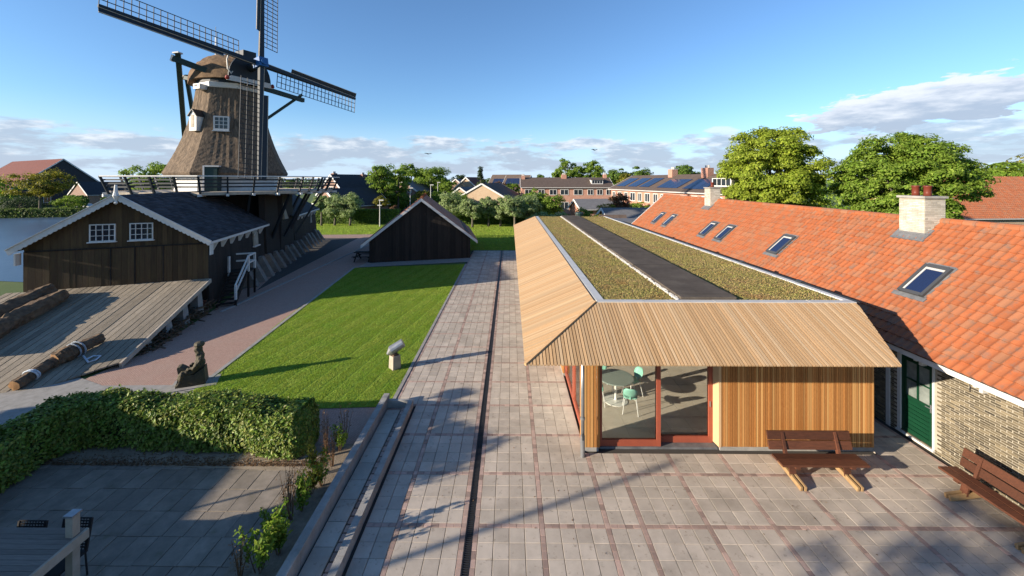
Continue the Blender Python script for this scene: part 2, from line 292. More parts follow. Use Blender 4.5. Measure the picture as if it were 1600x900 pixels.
class MB:
    def __init__(s): s.v = []; s.f = []
    def add(s, V, Fc):
        b = len(s.v); s.v += [tuple(v) for v in V]; s.f += [tuple(i + b for i in f) for f in Fc]; return s
    def box(s, x0, x1, y0, y1, z0, z1): return s.add(boxv(x0, x1, y0, y1, z0, z1), BOXF)
    def hexa(s, P): return s.add(P, BOXF)
    def bar(s, a, b, wd, ht, up=(0, 0, 1)):
        a = Vector(a); b = Vector(b); d = (b - a).normalized(); up = Vector(up)
        sd = d.cross(up)
        if sd.length < 1e-4: sd = d.cross(Vector((1, 0, 0)))
        sd.normalize(); u = sd.cross(d); sd = sd * wd / 2; u = u * ht / 2
        return s.add([a - sd - u, a + sd - u, b + sd - u, b - sd - u, a - sd + u, a + sd + u, b + sd + u, b - sd + u], BOXF)
    def tube(s, pts, rad, n=8, cap=True):
        pts = [Vector(p) for p in pts]; k = len(pts); base = len(s.v)
        if not hasattr(rad, '__len__'): rad = [rad] * k
        ref = None
        for i, p in enumerate(pts):
            d = (pts[min(i + 1, k - 1)] - pts[max(i - 1, 0)]).normalized()
            if ref is None: ref = d.orthogonal().normalized()
            ref = (ref - d * ref.dot(d)).normalized(); q = d.cross(ref)
            for j in range(n):
                a = 2 * math.pi * j / n; s.v.append(tuple(p + (ref * math.cos(a) + q * math.sin(a)) * rad[i]))
        for i in range(k - 1):
            for j in range(n):
                a = base + i * n + j; b = base + i * n + (j + 1) % n; s.f.append((a, b, b + n, a + n))
        if cap: s.f.append(tuple(base + j for j in reversed(range(n)))); s.f.append(tuple(base + (k - 1) * n + j for j in range(n)))
        return s
    def lathe(s, c, prof, n=16, rot=0.0):
        base = len(s.v)
        for r, z in prof:
            for j in range(n):
                a = rot + 2 * math.pi * j / n; s.v.append((c[0] + r * math.cos(a), c[1] + r * math.sin(a), c[2] + z))
        for i in range(len(prof) - 1):
            for j in range(n):
                a = base + i * n + j; b = base + i * n + (j + 1) % n; s.f.append((a, b, b + n, a + n))
        s.f.append(tuple(base + j for j in reversed(range(n)))); s.f.append(tuple(base + (len(prof) - 1) * n + j for j in range(n)))
        return s
    def slab(s, poly, z0, z1):
        n = len(poly); P = [Vector(p) for p in poly]
        ar = sum(P[i].x * P[(i + 1) % n].y - P[(i + 1) % n].x * P[i].y for i in range(n))
        if ar < 0: P.reverse()
        s.add([(p.x, p.y, z0) for p in P] + [(p.x, p.y, z1) for p in P], [tuple(reversed(range(n))), tuple(range(n, 2 * n))] + [(i, (i + 1) % n, n + (i + 1) % n, n + i) for i in range(n)]); return s
    def ext(s, poly, d):
        """planar polygon extruded by vector d"""
        n = len(poly); P = [Vector(p) for p in poly]; d = Vector(d)
        nn = Vector((0, 0, 0))
        for i in range(n): nn += P[i].cross(P[(i + 1) % n])
        if nn.dot(d) < 0: P.reverse()
        s.add(P + [p + d for p in P], [tuple(reversed(range(n))), tuple(range(n, 2 * n))] + [(i, (i + 1) % n, n + (i + 1) % n, n + i) for i in range(n)]); return s
    def build(s, name, m, parent=None, smooth=False, local=False):
        me = bpy.data.meshes.new(name); me.from_pydata(s.v, [], s.f); me.materials.append(m)
        if smooth:
            for p in me.polygons: p.use_smooth = True
        return link(name, me, parent, local=local)
def boxmesh(name, sx, sy, sz, m, bev=0.0):
    """box centred in x,y with its top at z=0, small chamfer round the top"""
    x, y = sx / 2, sy / 2
    if not bev: V = boxv(-x, x, -y, y, -sz, 0); Fc = BOXF
    else:
        V = boxv(-x, x, -y, y, -sz, -bev)[0:8] + [(-x + bev, -y + bev, 0), (x - bev, -y + bev, 0), (x - bev, y - bev, 0), (-x + bev, y - bev, 0)]
        Fc = [(0, 1, 5, 4), (1, 2, 6, 5), (2, 3, 7, 6), (3, 0, 4, 7), (4, 5, 9, 8), (5, 6, 10, 9), (6, 7, 11, 10), (7, 4, 8, 11), (8, 9, 10, 11)]
    me = bpy.data.meshes.new(name); me.from_pydata(V, [], Fc); me.materials.append(m); return me
def joined(name, base, positions, m, parent, tilt=0.0, rots=None, kind='stuff'):
    """many copies of a base mesh joined in ONE part"""
    bv = np.array([v.co[:] for v in base.vertices]); bf = [tuple(p.vertices) for p in base.polygons]
    P = np.asarray(positions, float); n = len(P); k = len(bv)
    V = np.repeat(bv[None], n, 0)
    if tilt: V[:, :, 2] += V[:, :, 0] * rng.normal(0, tilt, (n, 1)) + V[:, :, 1] * rng.normal(0, tilt, (n, 1))
    V = V + P[:, None, :]
    quads = np.array([f for f in bf if len(f) == 4])
    Q = (quads[None] + (np.arange(n) * k)[:, None, None]).reshape(-1, 4)
    o = link(name, fastmesh(name, V.reshape(-1, 3), Q, m), parent)
    if kind: o['kind'] = kind
    return o
def pieces(name, base, positions, m, parent, limit=300, key=None, tilt=0.0, rot=(0, 0, 0)):
    """the `limit` pieces that show largest as parts, the rest as one joined part"""
    pos = sorted(positions, key=key or (lambda p: p[0] ** 2 + p[1] ** 2 + (p[2] - H) ** 2))
    for p in pos[:limit]:
        link(name, base, parent, loc=p, rot=(random.gauss(0, tilt), random.gauss(0, tilt), 0) if tilt else None)
    if len(pos) > limit: joined(name, base, pos[limit:], m, parent, tilt)
def leafcloud(C, N, size, jit=.5, asp=.55):
    """leaf-shaped quads at C facing about N"""
    n = len(C); N = N + rng.normal(0, jit, (n, 3)); N /= np.linalg.norm(N, axis=1)[:, None] + 1e-9
    A = np.cross(N, rng.normal(0, 1, (n, 3))); A /= np.linalg.norm(A, axis=1)[:, None] + 1e-9; B = np.cross(N, A)
    s = (size * rng.uniform(.6, 1.35, n))[:, None]
    V = np.stack([C - A * s, C + B * s * asp + N * s * .15, C + A * s, C - B * s * asp + N * s * .15], 1)
    return V.reshape(-1, 3), np.arange(4 * n).reshape(n, 4)
def crownleaves(c, rad, n, size, clumps=40, cr=.3, seed=0, shape='ball', jit=.6):
    global rng
    rng = np.random.default_rng(seed + 11)
    c = np.array(c, float); rad = np.array(rad, float)
    d = rng.normal(0, 1, (clumps, 3)); d /= np.linalg.norm(d, axis=1)[:, None]
    rr = rng.uniform(.12, 1.0, clumps) ** .5
    if shape == 'cone':
        h = rng.uniform(0, 1, clumps) ** 1.3; a = rng.uniform(0, 6.283, clumps); r0 = (1 - h) * rng.uniform(.4, 1, clumps)
        K = np.stack([np.cos(a) * r0, np.sin(a) * r0, h * 2 - 1], 1)
    else: K = d * (rr * (1 - cr * .55))[:, None]
    KC = c + K * rad; kr = cr * rad.mean() * rng.uniform(.55, 1.25, clumps)
    which = rng.integers(0, clumps, n); e = rng.normal(0, 1, (n, 3)); e /= np.linalg.norm(e, axis=1)[:, None]
    e[:, 2] = np.where(e[:, 2] < -.3, -e[:, 2] * .5, e[:, 2])
    P = KC[which] + e * (kr[which] * rng.uniform(.55, 1.08, n))[:, None] * np.array([1, 1, .8])
    Nn = e * .7 + (P - c) / rad * .5 + np.array([0, 0, .25])
    return leafcloud(P, Nn, size, jit * .7), KC
def tree(name, label, base, h, rad, leaf, n, size, cz=None, group=None, clumps=40, cr=.3, seed=0, trunk=.25, cat='tree', shape='ball', bark='barkg', parent_cat=True, jit=.6):
    base = Vector(base); e = empty(name, base, label, cat, group)
    cz = cz if cz is not None else h - rad[2]
    (V, Q), KC = crownleaves((base.x, base.y, base.z + cz), rad, n, size, clumps, cr, seed, shape, jit)
    link('crown', fastmesh('crown', V, Q, M[leaf]), e)
    mb = MB(); top = base + Vector((0, 0, cz + rad[2] * .3)); mb.tube([base - Vector((0, 0, .1)), base + Vector((.03, .02, h * .12)), base.lerp(top, .5) + Vector((.1 * trunk, .2 * trunk, 0)), top], [trunk * 1.25, trunk, trunk * .75, trunk * .2], 8)
    for k in KC[:min(14, len(KC))]:
        k = Vector(k); st = base + Vector((0, 0, max(cz - rad[2] * .8, h * .2) + random.random() * rad[2] * .6)); mid = st.lerp(k, .5) + Vector((0, 0, .1 * rad[2])); mb.tube([st, mid, k], [trunk * .45, trunk * .3, trunk * .1], 5, False)
    mb.build('trunk', M[bark], e, True)
    return e
def struct(o, label=None, cat=None): o['kind'] = 'structure'; return o
def sheet(name, poly, z, m, kind='structure', parent=None, t=0.0):
    mb = MB(); P = [Vector(p) for p in poly]; n = len(P)
    ar = sum(P[i].x * P[(i + 1) % n].y - P[(i + 1) % n].x * P[i].y for i in range(n))
    if ar < 0: P.reverse()
    mb.add([(p.x, p.y, z) for p in P], [tuple(range(n))]); o = mb.build(name, m, parent)
    if kind: o['kind'] = kind
    return o
def inpoly(P, poly):
    x, y = P[:, 0], P[:, 1]; ins = np.zeros(len(P), bool); n = len(poly)
    for i in range(n):
        a, b = poly[i], poly[(i + 1) % n]
        c = ((a[1] > y) != (b[1] > y)) & (x < (b[0] - a[0]) * (y - a[1]) / (b[1] - a[1] + 1e-12) + a[0]); ins ^= c
    return ins
# ================================================================ SETTING
g = MB(); g.add([(-1500, -300, -.02), (1500, -300, -.02), (1500, 3000, -.02), (-1500, 3000, -.02)], [(0, 1, 2, 3)]); struct(g.build('ground', M['ground']))
# --- yard paving: slabs 0.30 x 0.345 in bays with red brick strips, drain channel
TL, ST = .345, .10
rows = []           # (y0,y1,isstrip)
YS = 4397 / 541.6 - .05                       # a strip starts here
per = 1.45; k0 = -3
for k in range(k0, 30):
    y = YS + k * per; rows.append((y, y + ST, True))
    for q in range(4): rows.append((y + ST + q * (per - ST) / 4, y + ST + (q + 1) * (per - ST) / 4, False))
cols = []           # (x0,x1,isstrip)
def bay(x0, n, strip=True):
    for q in range(n): cols.append((x0 + q * .3, x0 + (q + 1) * .3, False))
    if strip: cols.append((x0 + n * .3, x0 + n * .3 + .1, True))
    return x0 + n * .3 + (.1 if strip else 0)
cols.append((-3.56, -3.46, True)); bay(-3.46, 4); bay(-2.16, 4); 
cols.append((-.717, -.617, True)); x = bay(-.617, 4); x = bay(x, 4); x = bay(x, 2); x0p = x
while x < 10.2: x = bay(x, 4)
slabs, bricks = [], []
YEND = G(784, 392).y
for (x0, x1, sx) in cols:
    for (y0, y1, sy) in rows:
        xc, yc = (x0 + x1) / 2, (y0 + y1) / 2
        if yc > YEND or yc < 5.6: continue
        if xc > 10.62: continue
        if xc > 1.9 and yc > 10.25 and xc < 9.3: continue
        if xc > 9.3 and yc > 16: continue
        if xc < -2.92 and yc < 12.45: continue
        if sx:
            n = max(1, round((y1 - y0) / .19)) if not sy else 1
            for q in range(n): bricks.append((xc, y0 + (q + .5) * (y1 - y0) / n, .03 + random.gauss(0, .001), 1))
        elif sy:
            for q in range(2): bricks.append((x0 + (q + .5) * .15, yc, .03 + random.gauss(0, .001), 0))
        else: slabs.append((xc, yc, .03 + random.gauss(0, .0012)))
pav = sheet('yard_paving', [(-3.7, 5.2), (10.64, 5.2), (10.64, 16), (3, 16), (3, YEND), (-3.7, YEND)], -.004, M['bed'])
smesh = boxmesh('slab', .289, (per - ST) / 4 - .007, .05, M['slab'], .004)
pieces('paving_slab', smesh, slabs, M['slab'], pav, 300, tilt=.002)
b1m = boxmesh('brick', .094, .165, .05, M['redbrick'], .004); b0m = boxmesh('brick', .145, .094, .05, M['redbrick'], .004)
bl = sorted(bricks, key=lambda p: p[0] ** 2 + p[1] ** 2)
for p in bl[:300]: link('paving_brick', b1m if p[3] else b0m, pav, loc=p[:3])
joined('paving_brick', b1m, [p[:3] for p in bl[300:] if p[3]], M['redbrick'], pav); joined('paving_brick', b0m, [p[:3] for p in bl[300:] if not p[3]], M['redbrick'], pav)
# drain channel
dr = empty('drain_channel', (-.79, 5.5, 0), 'long black slotted drain channel running through the grey slab paving', 'drain')
MB().box(-.855, -.722, 5.5, YEND, -.003, .008).build('channel', M['iron'], dr)
MB().box(-.858, -.842, 5.5, YEND, .008, .032).box(-.735, -.719, 5.5, YEND, .008, .032).build('frame', M['iron'], dr)
gb = boxmesh('grate_bar', .108, .022, .018, M['iron']); ys = np.arange(5.6, 26, .045)
pieces('grate_bar', gb, [(-.789, float(y), .028) for y in ys], M['iron'], dr, 200)
# lawn kerb, lawn
lawn_px = [(553, 419), (732, 413), (700, 470), (634, 624), (628, 636), (476, 640), (300, 612), (320, 596), (450, 495)]
lawn_poly = [G(*p).to_2d() for p in lawn_px]
for i, p in enumerate(lawn_poly):
    if i in (1, 2, 3, 4): p.x = -3.68
lawn = sheet('lawn', lawn_poly, .02, M['lawn'])
MB().box(-3.68, -3.57, 12.45, lawn_poly[1].y, -.01, .045).build('kerb', M['concrete'])['kind'] = 'structure'
def blades(name, poly, n, hgt, m, zb=.02, width=.012, stripe=None, dens=None):
    P = np.array([[p[0], p[1]] for p in poly]); lo, hi = P.min(0), P.max(0)
    Y = rng.uniform(0, 1, n); Y = lo[1] * (hi[1] / lo[1]) ** Y if lo[1] > 1 else lo[1] + (hi[1] - lo[1]) * Y   # denser near the viewer's side
    pts = np.stack([rng.uniform(lo[0], hi[0], n), Y], 1); pts = pts[inpoly(pts, P)]; n = len(pts)
    hh = hgt * rng.uniform(.5, 1.3, n); a = rng.uniform(0, 6.283, n); d = np.stack([np.cos(a), np.sin(a)], 1)
    ww = width * (pts[:, 1] / 12.0).clip(.8, 3)
    lean = rng.normal(0, .4, (n, 2))
    if stripe is not None:
        dirv, wid = stripe; s = pts @ np.array([dirv[1], -dirv[0]]); ph = (s / wid) % 2.0
        lean += np.outer(np.where(ph < 1, .35, -.35), dirv); gap = np.abs((s / wid) % 1.0 - .5) > .44; hh = np.where(gap, hh * .45, hh)
    A = np.column_stack([pts - d * ww[:, None], np.full(n, zb - .01)]); B = np.column_stack([pts + d * ww[:, None], np.full(n, zb - .01)])
    T = np.column_stack([pts + lean * hh[:, None], zb + hh])
    V = np.stack([A, B, T], 1).reshape(-1, 3); Q = np.arange(3 * n).reshape(n, 3)
    o = link(name, fastmesh(name, V, Q, m)); return o
md = (lawn_poly[8] - lawn_poly[7]).normalized()
tag(blades('grass', lawn_poly, 330000, .030, M['grass'], .02, .011, (np.array([.175, .985]), .5)), 'mown green grass on the lawn beside the paving', 'grass', kind='stuff')
# paths
sheet('brick_path', [G(*p).to_2d() for p in [(90, 612), (282, 612), (318, 601), (450, 497), (556, 421), (600, 395), (640, 372), (600, 366), (495, 367), (440, 410), (330, 487), (250, 540)]], .006, M['path'])
sheet('brick_path', [G(*p).to_2d() for p in [(380, 640), (630, 636), (575, 715), (480, 735), (380, 735)]], .006, M['path'])
sheet('sand_path', [G(*p).to_2d() for p in [(0, 690), (-60, 600), (40, 585), (110, 585), (160, 603), (275, 602), (318, 600), (300, 614), (250, 640), (100, 690)]], .012, M['concrete'])
mb = MB()
for a, b in (((318, 600), (553, 419)), ((553, 419), (578, 412)), ((345, 488), (610, 368))):
    a, b = G(*a), G(*b); mb = MB(); mb.bar(a + Vector((0, 0, .02)), b + Vector((0, 0, .02)), .14, .06); struct(mb.build('path_kerb', M['concrete']))
sheet('asphalt_patch', [G(*p).to_2d() for p in [(400, 455), (560, 372), (500, 372), (470, 390)]], .010, M['asphalt'])
sheet('far_lawn', [G(*p).to_2d() for p in [(488, 367), (596, 366), (700, 345), (560, 340), (480, 342)]], .004, M['fargrass'])
sheet('far_lawn', [G(*p).to_2d() for p in [(700, 391), (812, 391), (812, 348), (640, 348)]], .003, M['fargrass'])
fp = [G(*p).to_2d() for p in [(488, 367), (590, 366), (700, 347), (560, 341), (480, 343)]]
blades('grass', fp, 60000, .07, M['grass'], .0, .02)['kind'] = 'stuff'
fp = [G(*p).to_2d() for p in [(720, 391), (808, 391), (808, 350), (660, 350)]]
blades('grass', fp, 60000, .07, M['grass'], .0, .02)['kind'] = 'stuff'
sheet('barn_path', [G(*p).to_2d() for p in [(560, 418), (740, 409), (738, 401), (575, 409)]], .014, M['concrete'])
# patio on the left with its own slabs
pat_poly = [(-13, 4), (-4.55, 4), (-4.75, 10.1), (-13, 10.4)]
pat = sheet('patio', pat_poly, -.004, M['bed'])
ps = boxmesh('slab', .395, .595, .05, M['patio'], .004); pp = []
pa = R(-4)
for i in range(-4, 24):
    for j in range(0, 14):
        x, y = -4.9 - .405 * i, 3.9 + .605 * j + (.0)
        x, y = x + (y - 8) * .06, y
        if inpoly(np.array([[x, y]]), [Vector(p) for p in [(-12.5, 5.0), (-4.55, 5.0), (-4.55, 10.15), (-12.5, 10.35)]])[0]: pp.append((x, y, .016 + random.gauss(0, .0025)))
pieces('patio_slab', ps, pp, M['patio'], pat, 300, tilt=.004)
so = [(-4.95, 4), (-3.86, 4), (-3.86, 10.6), (-5.0, 10.6)]
sheet('soil_border', so, .03, M['soil']); sheet('soil_border', [(-12, 9.85), (-4.7, 9.62), (-4.3, 10.6), (-12, 11.3)], .024, M['sand'])
V, Q = leafcloud(np.column_stack([rng.uniform(-11.5, -4.4, 4000), np.zeros(4000), np.full(4000, .035)]), np.tile([0, 0, 1.], (4000, 1)), .02, .5)
V[:, 1] += np.repeat(9.85 + rng.gamma(1.5, .25, 4000) * np.where(rng.random(4000) < .5, .4, 1.) * .6 - .1, 4); tag(link('leaf_litter', fastmesh('leaf_litter', V, Q, M['leaf_dry'])), 'dry brown leaf litter under the hedge', 'litter', kind='stuff')
# the two low concrete edging walls with the narrow slab ramp between
for (xw, wd, hz, y1, nm, lb) in ((-3.78, .17, .34, 12.55, 'low_wall', 'low grey concrete edging wall between soil border and narrow slab ramp'), (-3.0, .14, .24, 12.4, 'low_wall', 'low grey concrete edging wall between narrow slab ramp and wide paving')):
    e = empty(nm, (xw, 5.2, 0), lb, 'wall'); y = 5.2
    while y < y1 - .05:
        yy = min(y + 2.0, y1); MB().box(xw - wd / 2, xw + wd / 2, y + .004, yy - .004, -.02, hz + random.gauss(0, .003)).build('wall_block', M['concrete'], e); y = yy
rp = sheet('ramp_paving', [(-3.7, 5.2), (-3.06, 5.2), (-3.06, 12.4), (-3.7, 12.4)], .0, M['bed'])
rs = boxmesh('slab', .39, .56, .05, M['slab'], .004); pieces('paving_slab', rs, [(-3.46, 5.6 + .57 * i, .05) for i in range(12)], M['slab'], rp)
pieces('paving_brick', b1m, [(-3.19, 5.4 + .2 * i, .05) for i in range(35)], M['redbrick'], rp); pieces('paving_brick', b1m, [(-3.09, 5.45 + .2 * i, .048) for i in range(35)], M['redbrick'], rp)
MB().box(-3.7, -3.06, 12.32, 12.42, 0, .24).build('ramp_riser', M['concrete'], rp)
# canal
sheet('water', [(-27, 30), (-30, 27), (-60, 31), (-160, 40), (-160, 64), (-70, 84), (-48, 88), (-36, 60), (-30, 40)], .012, M['water'])

# ================================================================ PAVILION
pv = empty('timber_pavilion', (2, 10.4, 0), 'low pavilion clad in pale timber slats with sloping slatted eaves and planted roof', 'building')
E0, E1, T0, T1 = Vector((.35, 8.93, 2.85)), Vector((8.46, 8.93, 2.85)), Vector((2.25, 10.83, 3.64)), Vector((9.1, 10.83, 3.64))
YB = 36.8; E2, T2 = Vector((.35, YB, 2.85)), Vector((2.25, YB, 3.64)); T3 = Vector((8.55, YB, 3.64))
dn = Vector((0, 0, -.02))
mb = MB(); iF, iL = (T0 - E0) * .0 + Vector((.0, 1.9, .79)) * .03, Vector((1.9, 0, .79)) * .03
e0f, e1f, e0l, e2l = E0 + iF + iL * 1.2, E1 + iF, E0 + iL + iF * 1.2, E2 + iL; e0f.z = e1f.z = e0l.z = e2l.z = E0.z + .024
mb.hexa([e0f + dn * 2, e1f + dn * 2, T1 + dn * 2, T0 + dn * 2, e0f + dn * .5, e1f + dn * .5, T1 + dn * .5, T0 + dn * .5])
mb.hexa([e2l + dn * 2, e0l + dn * 2, T0 + dn * 2, T2 + dn * 2, e2l + dn * .5, e0l + dn * .5, T0 + dn * .5, T2 + dn * .5]); mb.build('roof_boarding', M['darktrim'], pv)
MB().add([T0 + dn * 8, T1 + dn * 8, T3 + dn * 8, T2 + dn * 8, T0 + dn * 3, T1 + dn * 3, T3 + dn * 3, T2 + dn * 3], BOXF).build('roof_deck', M['bitumen'], pv)
# slats of the sloping eaves: front, then left
def slat(a, b, side, nrm, wd=.058, th=.03):
    s = side * wd / 2; n = nrm * th
    return [a - s, a + s, b + s, b - s, a - s + n, a + s + n, b + s + n, b - s + n]
nf_ = (T0 - E0).cross(E1 - E0).normalized(); nf_ = nf_ if nf_.z > 0 else -nf_
nl_ = (E2 - E0).cross(T0 - E0).normalized(); nl_ = nl_ if nl_.z > 0 else -nl_
pit = .0765; cnt = 0; rest = MB()
n = int((E1.x - E0.x) / pit)
for i in range(n):
    x = E0.x + .03 + i * pit; up = Vector((0, 1.9, .79)); a = Vector((x, E0.y, E0.z))
    t1 = min(1.0, (x - E0.x) / 1.9 - .02)
    if t1 < .03: continue
    b = a + up * t1 + Vector(((.335 if t1 >= .98 else 0) * 0, 0, 0)); sl = a + up * t1
    MB().hexa(slat(a - up * .01, sl, Vector((1, 0, 0)), nf_)).build('roof_slat', M['slat'], pv); cnt += 1
for i in range(int((T1.x - E1.x) / pit) + 1):          # right raked end
    x = E1.x + .03 + i * pit; f0 = (x - E1.x) / (T1.x - E1.x)
    if f0 > .93: continue
    U = Vector((0, 1.9, .79)); W2 = .029; fl, fr_ = max(0, f0 - W2 / (T1.x - E1.x)), f0 + W2 / (T1.x - E1.x); B_ = Vector((x, E0.y, E0.z)); sx_ = Vector((W2, 0, 0)); nn_ = nf_ * .03
    P_ = [B_ - sx_ + U * fl, B_ + sx_ + U * fr_, B_ + sx_ + U, B_ - sx_ + U]; MB().hexa(P_ + [p + nn_ for p in P_]).build('roof_slat', M['slat'], pv); cnt += 1
n = int((YB - E0.y) / pit)
for i in range(n):
    y = E0.y + .05 + i * pit; up = Vector((1.9, 0, .79)); a = Vector((E0.x, y, E0.z)); t1 = min(1.0, (y - E0.y) / 1.9 - .02)
    if t1 < .03: continue
    s = slat(a - up * .01, a + up * t1, Vector((0, -1, 0)), nl_)
    if cnt < 298: MB().hexa(s).build('roof_slat', M['slat'], pv); cnt += 1
    else: rest.hexa(s)
rest.build('roof_slat', M['slat'], pv)['kind'] = 'stuff'
mb = MB(); mb.bar(E0 + Vector((-.02, -.02, .02)), T0 + Vector((0, 0, .03)), .06, .06); mb.build('hip_board', M['slat'], pv)
# roof edge trims, bitumen strip, gravel line
ld_ = 0
def trim(name, x0, x1, y0, y1, z0, z1, m, parent=pv): return MB().box(x0, x1, y0, y1, z0, z1).build(name, m, parent)
y = 10.86; 
while y < YB:
    yy = min(y + 2.4, YB); trim('edge_cap', 2.3, 2.52, y + .003, yy - .003, 3.5, 3.665 + random.gauss(0, .002), M['trim']); y = yy
trim('edge_gutter', 2.235, 2.297, 10.9, YB, 3.5, 3.655, M['darktrim'])
x = 2.3
while x < 9.08:
    xx = min(x + .62, 9.08); trim('edge_cap', x + .003, xx - .003, 10.80, 11.0, 3.5, 3.68 + random.gauss(0, .002), M['trim']); x = xx
MB().hexa([(8.95, 10.9, 3.4), (9.12, 10.9, 3.4), (8.56, YB, 3.4), (8.40, YB, 3.4), (8.95, 10.9, 3.66), (9.12, 10.9, 3.66), (8.56, YB, 3.66), (8.40, YB, 3.66)]).build('edge_cap', M['white'], pv)
MB().tube([(9.19, 10.9, 3.62), (8.64, YB, 3.62)], .065, 8).build('gutter_pipe', M['darktrim'], pv)
for f in (.08, .2, .38, .6): MB().tube([Vector((9.19, 10.9, 3.62)).lerp(Vector((8.64, YB, 3.62)), f) + Vector((0, d, .02)) for d in (-.12, .12)], .1, 8).build('pipe_joint', M['darktrim'], pv)
trim('roof_strip', 4.6, 6.08, 11.05, YB - .1, 3.5, 3.74, M['bitumen'])
y = 11.3
while y < YB - 1: trim('strip_seam', 4.58, 6.1, y, y + .1, 3.6, 3.743, M['bitumen']); y += 3.9
gp = [(4.52 + random.uniform(-.05, .05), random.uniform(11.05, YB - .2), 3.655 + random.uniform(0, .02)) for _ in range(1800)]
gm = bpy.data.meshes.new('gravel'); gm.from_pydata([(-.02, -.02, -.015), (.02, -.02, -.015), (.02, .02, -.015), (-.02, .02, -.015), (-.013, -.012, .016), (.012, -.013, .016), (.013, .012, .016), (-.012, .014, .016)], [], BOXF)
joined('gravel', gm, gp, M['render'], pv)
# planted roof
trim('planting_bed', 2.525, 4.595, 11.0, YB - .05, 3.5, 3.63, M['sedbase'])
MB().hexa([(6.085, 11.0, 3.5), (8.94, 11.0, 3.5), (8.4, YB - .05, 3.5), (6.085, YB - .05, 3.5), (6.085, 11.0, 3.63), (8.94, 11.0, 3.63), (8.4, YB - .05, 3.63), (6.085, YB - .05, 3.63)]).build('planting_bed', M['sedbase'], pv)
n = 170000; yy = 11.03 * ((YB - .1) / 11.03) ** rng.uniform(0, 1, n); xx = np.where(rng.random(n) < .45, rng.uniform(2.55, 4.48, n), rng.uniform(6.12, 8.85, n)); keep = xx < 8.9 - (yy - 11) * .021
C = np.column_stack([xx, yy, 3.635 + rng.gamma(2, .007, n)])[keep]; V, Q = leafcloud(C, np.tile([0, 0, .9], (len(C), 1)), .015, .6, .8)
so_ = link('sedum', fastmesh('sedum', V, Q, M['sedum']), pv); so_['kind'] = 'stuff'
# walls
WY, WX = 10.44, 1.85
trim('plinth', 5.34, 9.2, WY + .02, WY + .2, 0, .12, M['concrete'])
trim('wall_core', 5.36, 9.22, WY + .06, WY + .22, .12, 2.95, M['darktrim'])
x = 5.36; 
while x < 9.22:
    wd = random.choice((.05, .054, .058, .062)); trim('wall_slat', x, x + wd - .011, WY + random.uniform(0, .008), WY + .07, .11, 2.95, M['wslat']); x += wd
MB().hexa([(5.24, WY + .42, .1), (5.30, WY + .42, .1), (5.36, WY, .1), (5.30, WY, .1), (5.24, WY + .42, 2.95), (5.30, WY + .42, 2.95), (5.36, WY, 2.95), (5.30, WY, 2.95)]).build('wall_reveal', M['slat'], pv)
trim('side_wall', 9.16, 9.24, WY + .23, 16, .0, 2.95, M['inner'])
# corner post of slats
trim('plinth', WX + .02, 2.24, WY - .04, WY + .34, 0, .1, M['concrete'])
trim('corner_core', WX + .05, 2.2, WY + .02, WY + .34, .1, 2.95, M['darktrim'])
for i in range(5): trim('wall_slat', WX + .02 + i * .085, WX + .09 + i * .085, WY - .035 + .005 * (i % 2), WY + .02, .1, 2.95, M['wslat'])
for i in range(5): trim('wall_slat', WX - .01, WX + .05, WY + .0 + i * .075, WY + .065 + i * .075, .1, 2.95, M['wslat'])
# front sliding doors
def glazing_front(x0, x1, y, z0, z1):
    d = MB().box(x0, x0 + .10, y, y + .09, z0, z1).box(x1 - .10, x1, y, y + .09, z0, z1).box(x0 + .1, x1 - .1, y + .002, y + .088, z0, z0 + .16).box(x0 + .1, x1 - .1, y + .002, y + .088, z1 - .1, z1).build('glass_door', M['redframe'], pv)
    MB().box(x0 + .1, x1 - .1, y + .04, y + .05, z0 + .16, z1 - .1).build('pane', M['glass'], d); return d
glazing_front(2.26, 3.86, 10.52, .06, 2.9); d2 = glazing_front(3.80, 5.26, 10.68, .06, 2.9)
MB().box(5.18, 5.2, 10.66, 10.68, 1.0, 1.14).build('handle', M['zinc'], d2)
trim('door_sill', 2.22, 5.3, 10.5, 10.8, -.0, .055, M['lead'])
# left glazed wall: red frames and slat panels
def glazing_left(y0, y1, parts):
    for i in range(parts):
        a = y0 + (y1 - y0) * i / parts; b = y0 + (y1 - y0) * (i + 1) / parts
        d = MB().box(WX + .08, WX + .17, a + .002, a + .09, .06, 2.9).box(WX + .08, WX + .17, b - .09, b - .002, .06, 2.9).box(WX + .082, WX + .168, a + .09, b - .09, .06, .2).box(WX + .082, WX + .168, a + .09, b - .09, 2.78, 2.9).build('glass_wall', M['redframe'], pv)
        MB().box(WX + .12, WX + .13, a + .09, b - .09, .2, 2.78).build('pane', M['glass'], d)
glazing_left(10.8, 14.4, 2); 
def slatpanel(y0, y1):
    y = y0; trim('plinth', WX + .0, WX + .15, y0, y1, 0, .1, M['concrete']); trim('panel_core', WX + .06, WX + .16, y0, y1, .1, 2.95, M['darktrim'])
    while y < y1 - .03: trim('wall_slat', WX, WX + .06, y, y + .066, .1, 2.95, M['wslat']); y += .074
slatpanel(14.4, 15.8); glazing_left(15.8, 21.4, 3); slatpanel(21.4, 22.8); glazing_left(22.8, 28.4, 3)
trim('side_wall', WX + .06, WX + .16, 28.4, YB - 1.8, 0, 2.95, M['inner'])
trim('back_wall', WX + .17, 9.1, 34.8, 35, 0, 2.95, M['inner']); trim('inner_wall', WX + .2, 9.1, 22.2, 22.3, 0, 2.95, M['render'])
trim('wall_right', 9.14, 9.24, 16, 35, 0, 2.95, M['inner'])
trim('ceiling', WX + .02, 9.12, WY + .3, 34.8, 2.97, 3.02, M['palewood'])
trim('floor_base', WX + .1, 9.15, WY + .25, 34.8, -.01, .02, M['bed'])
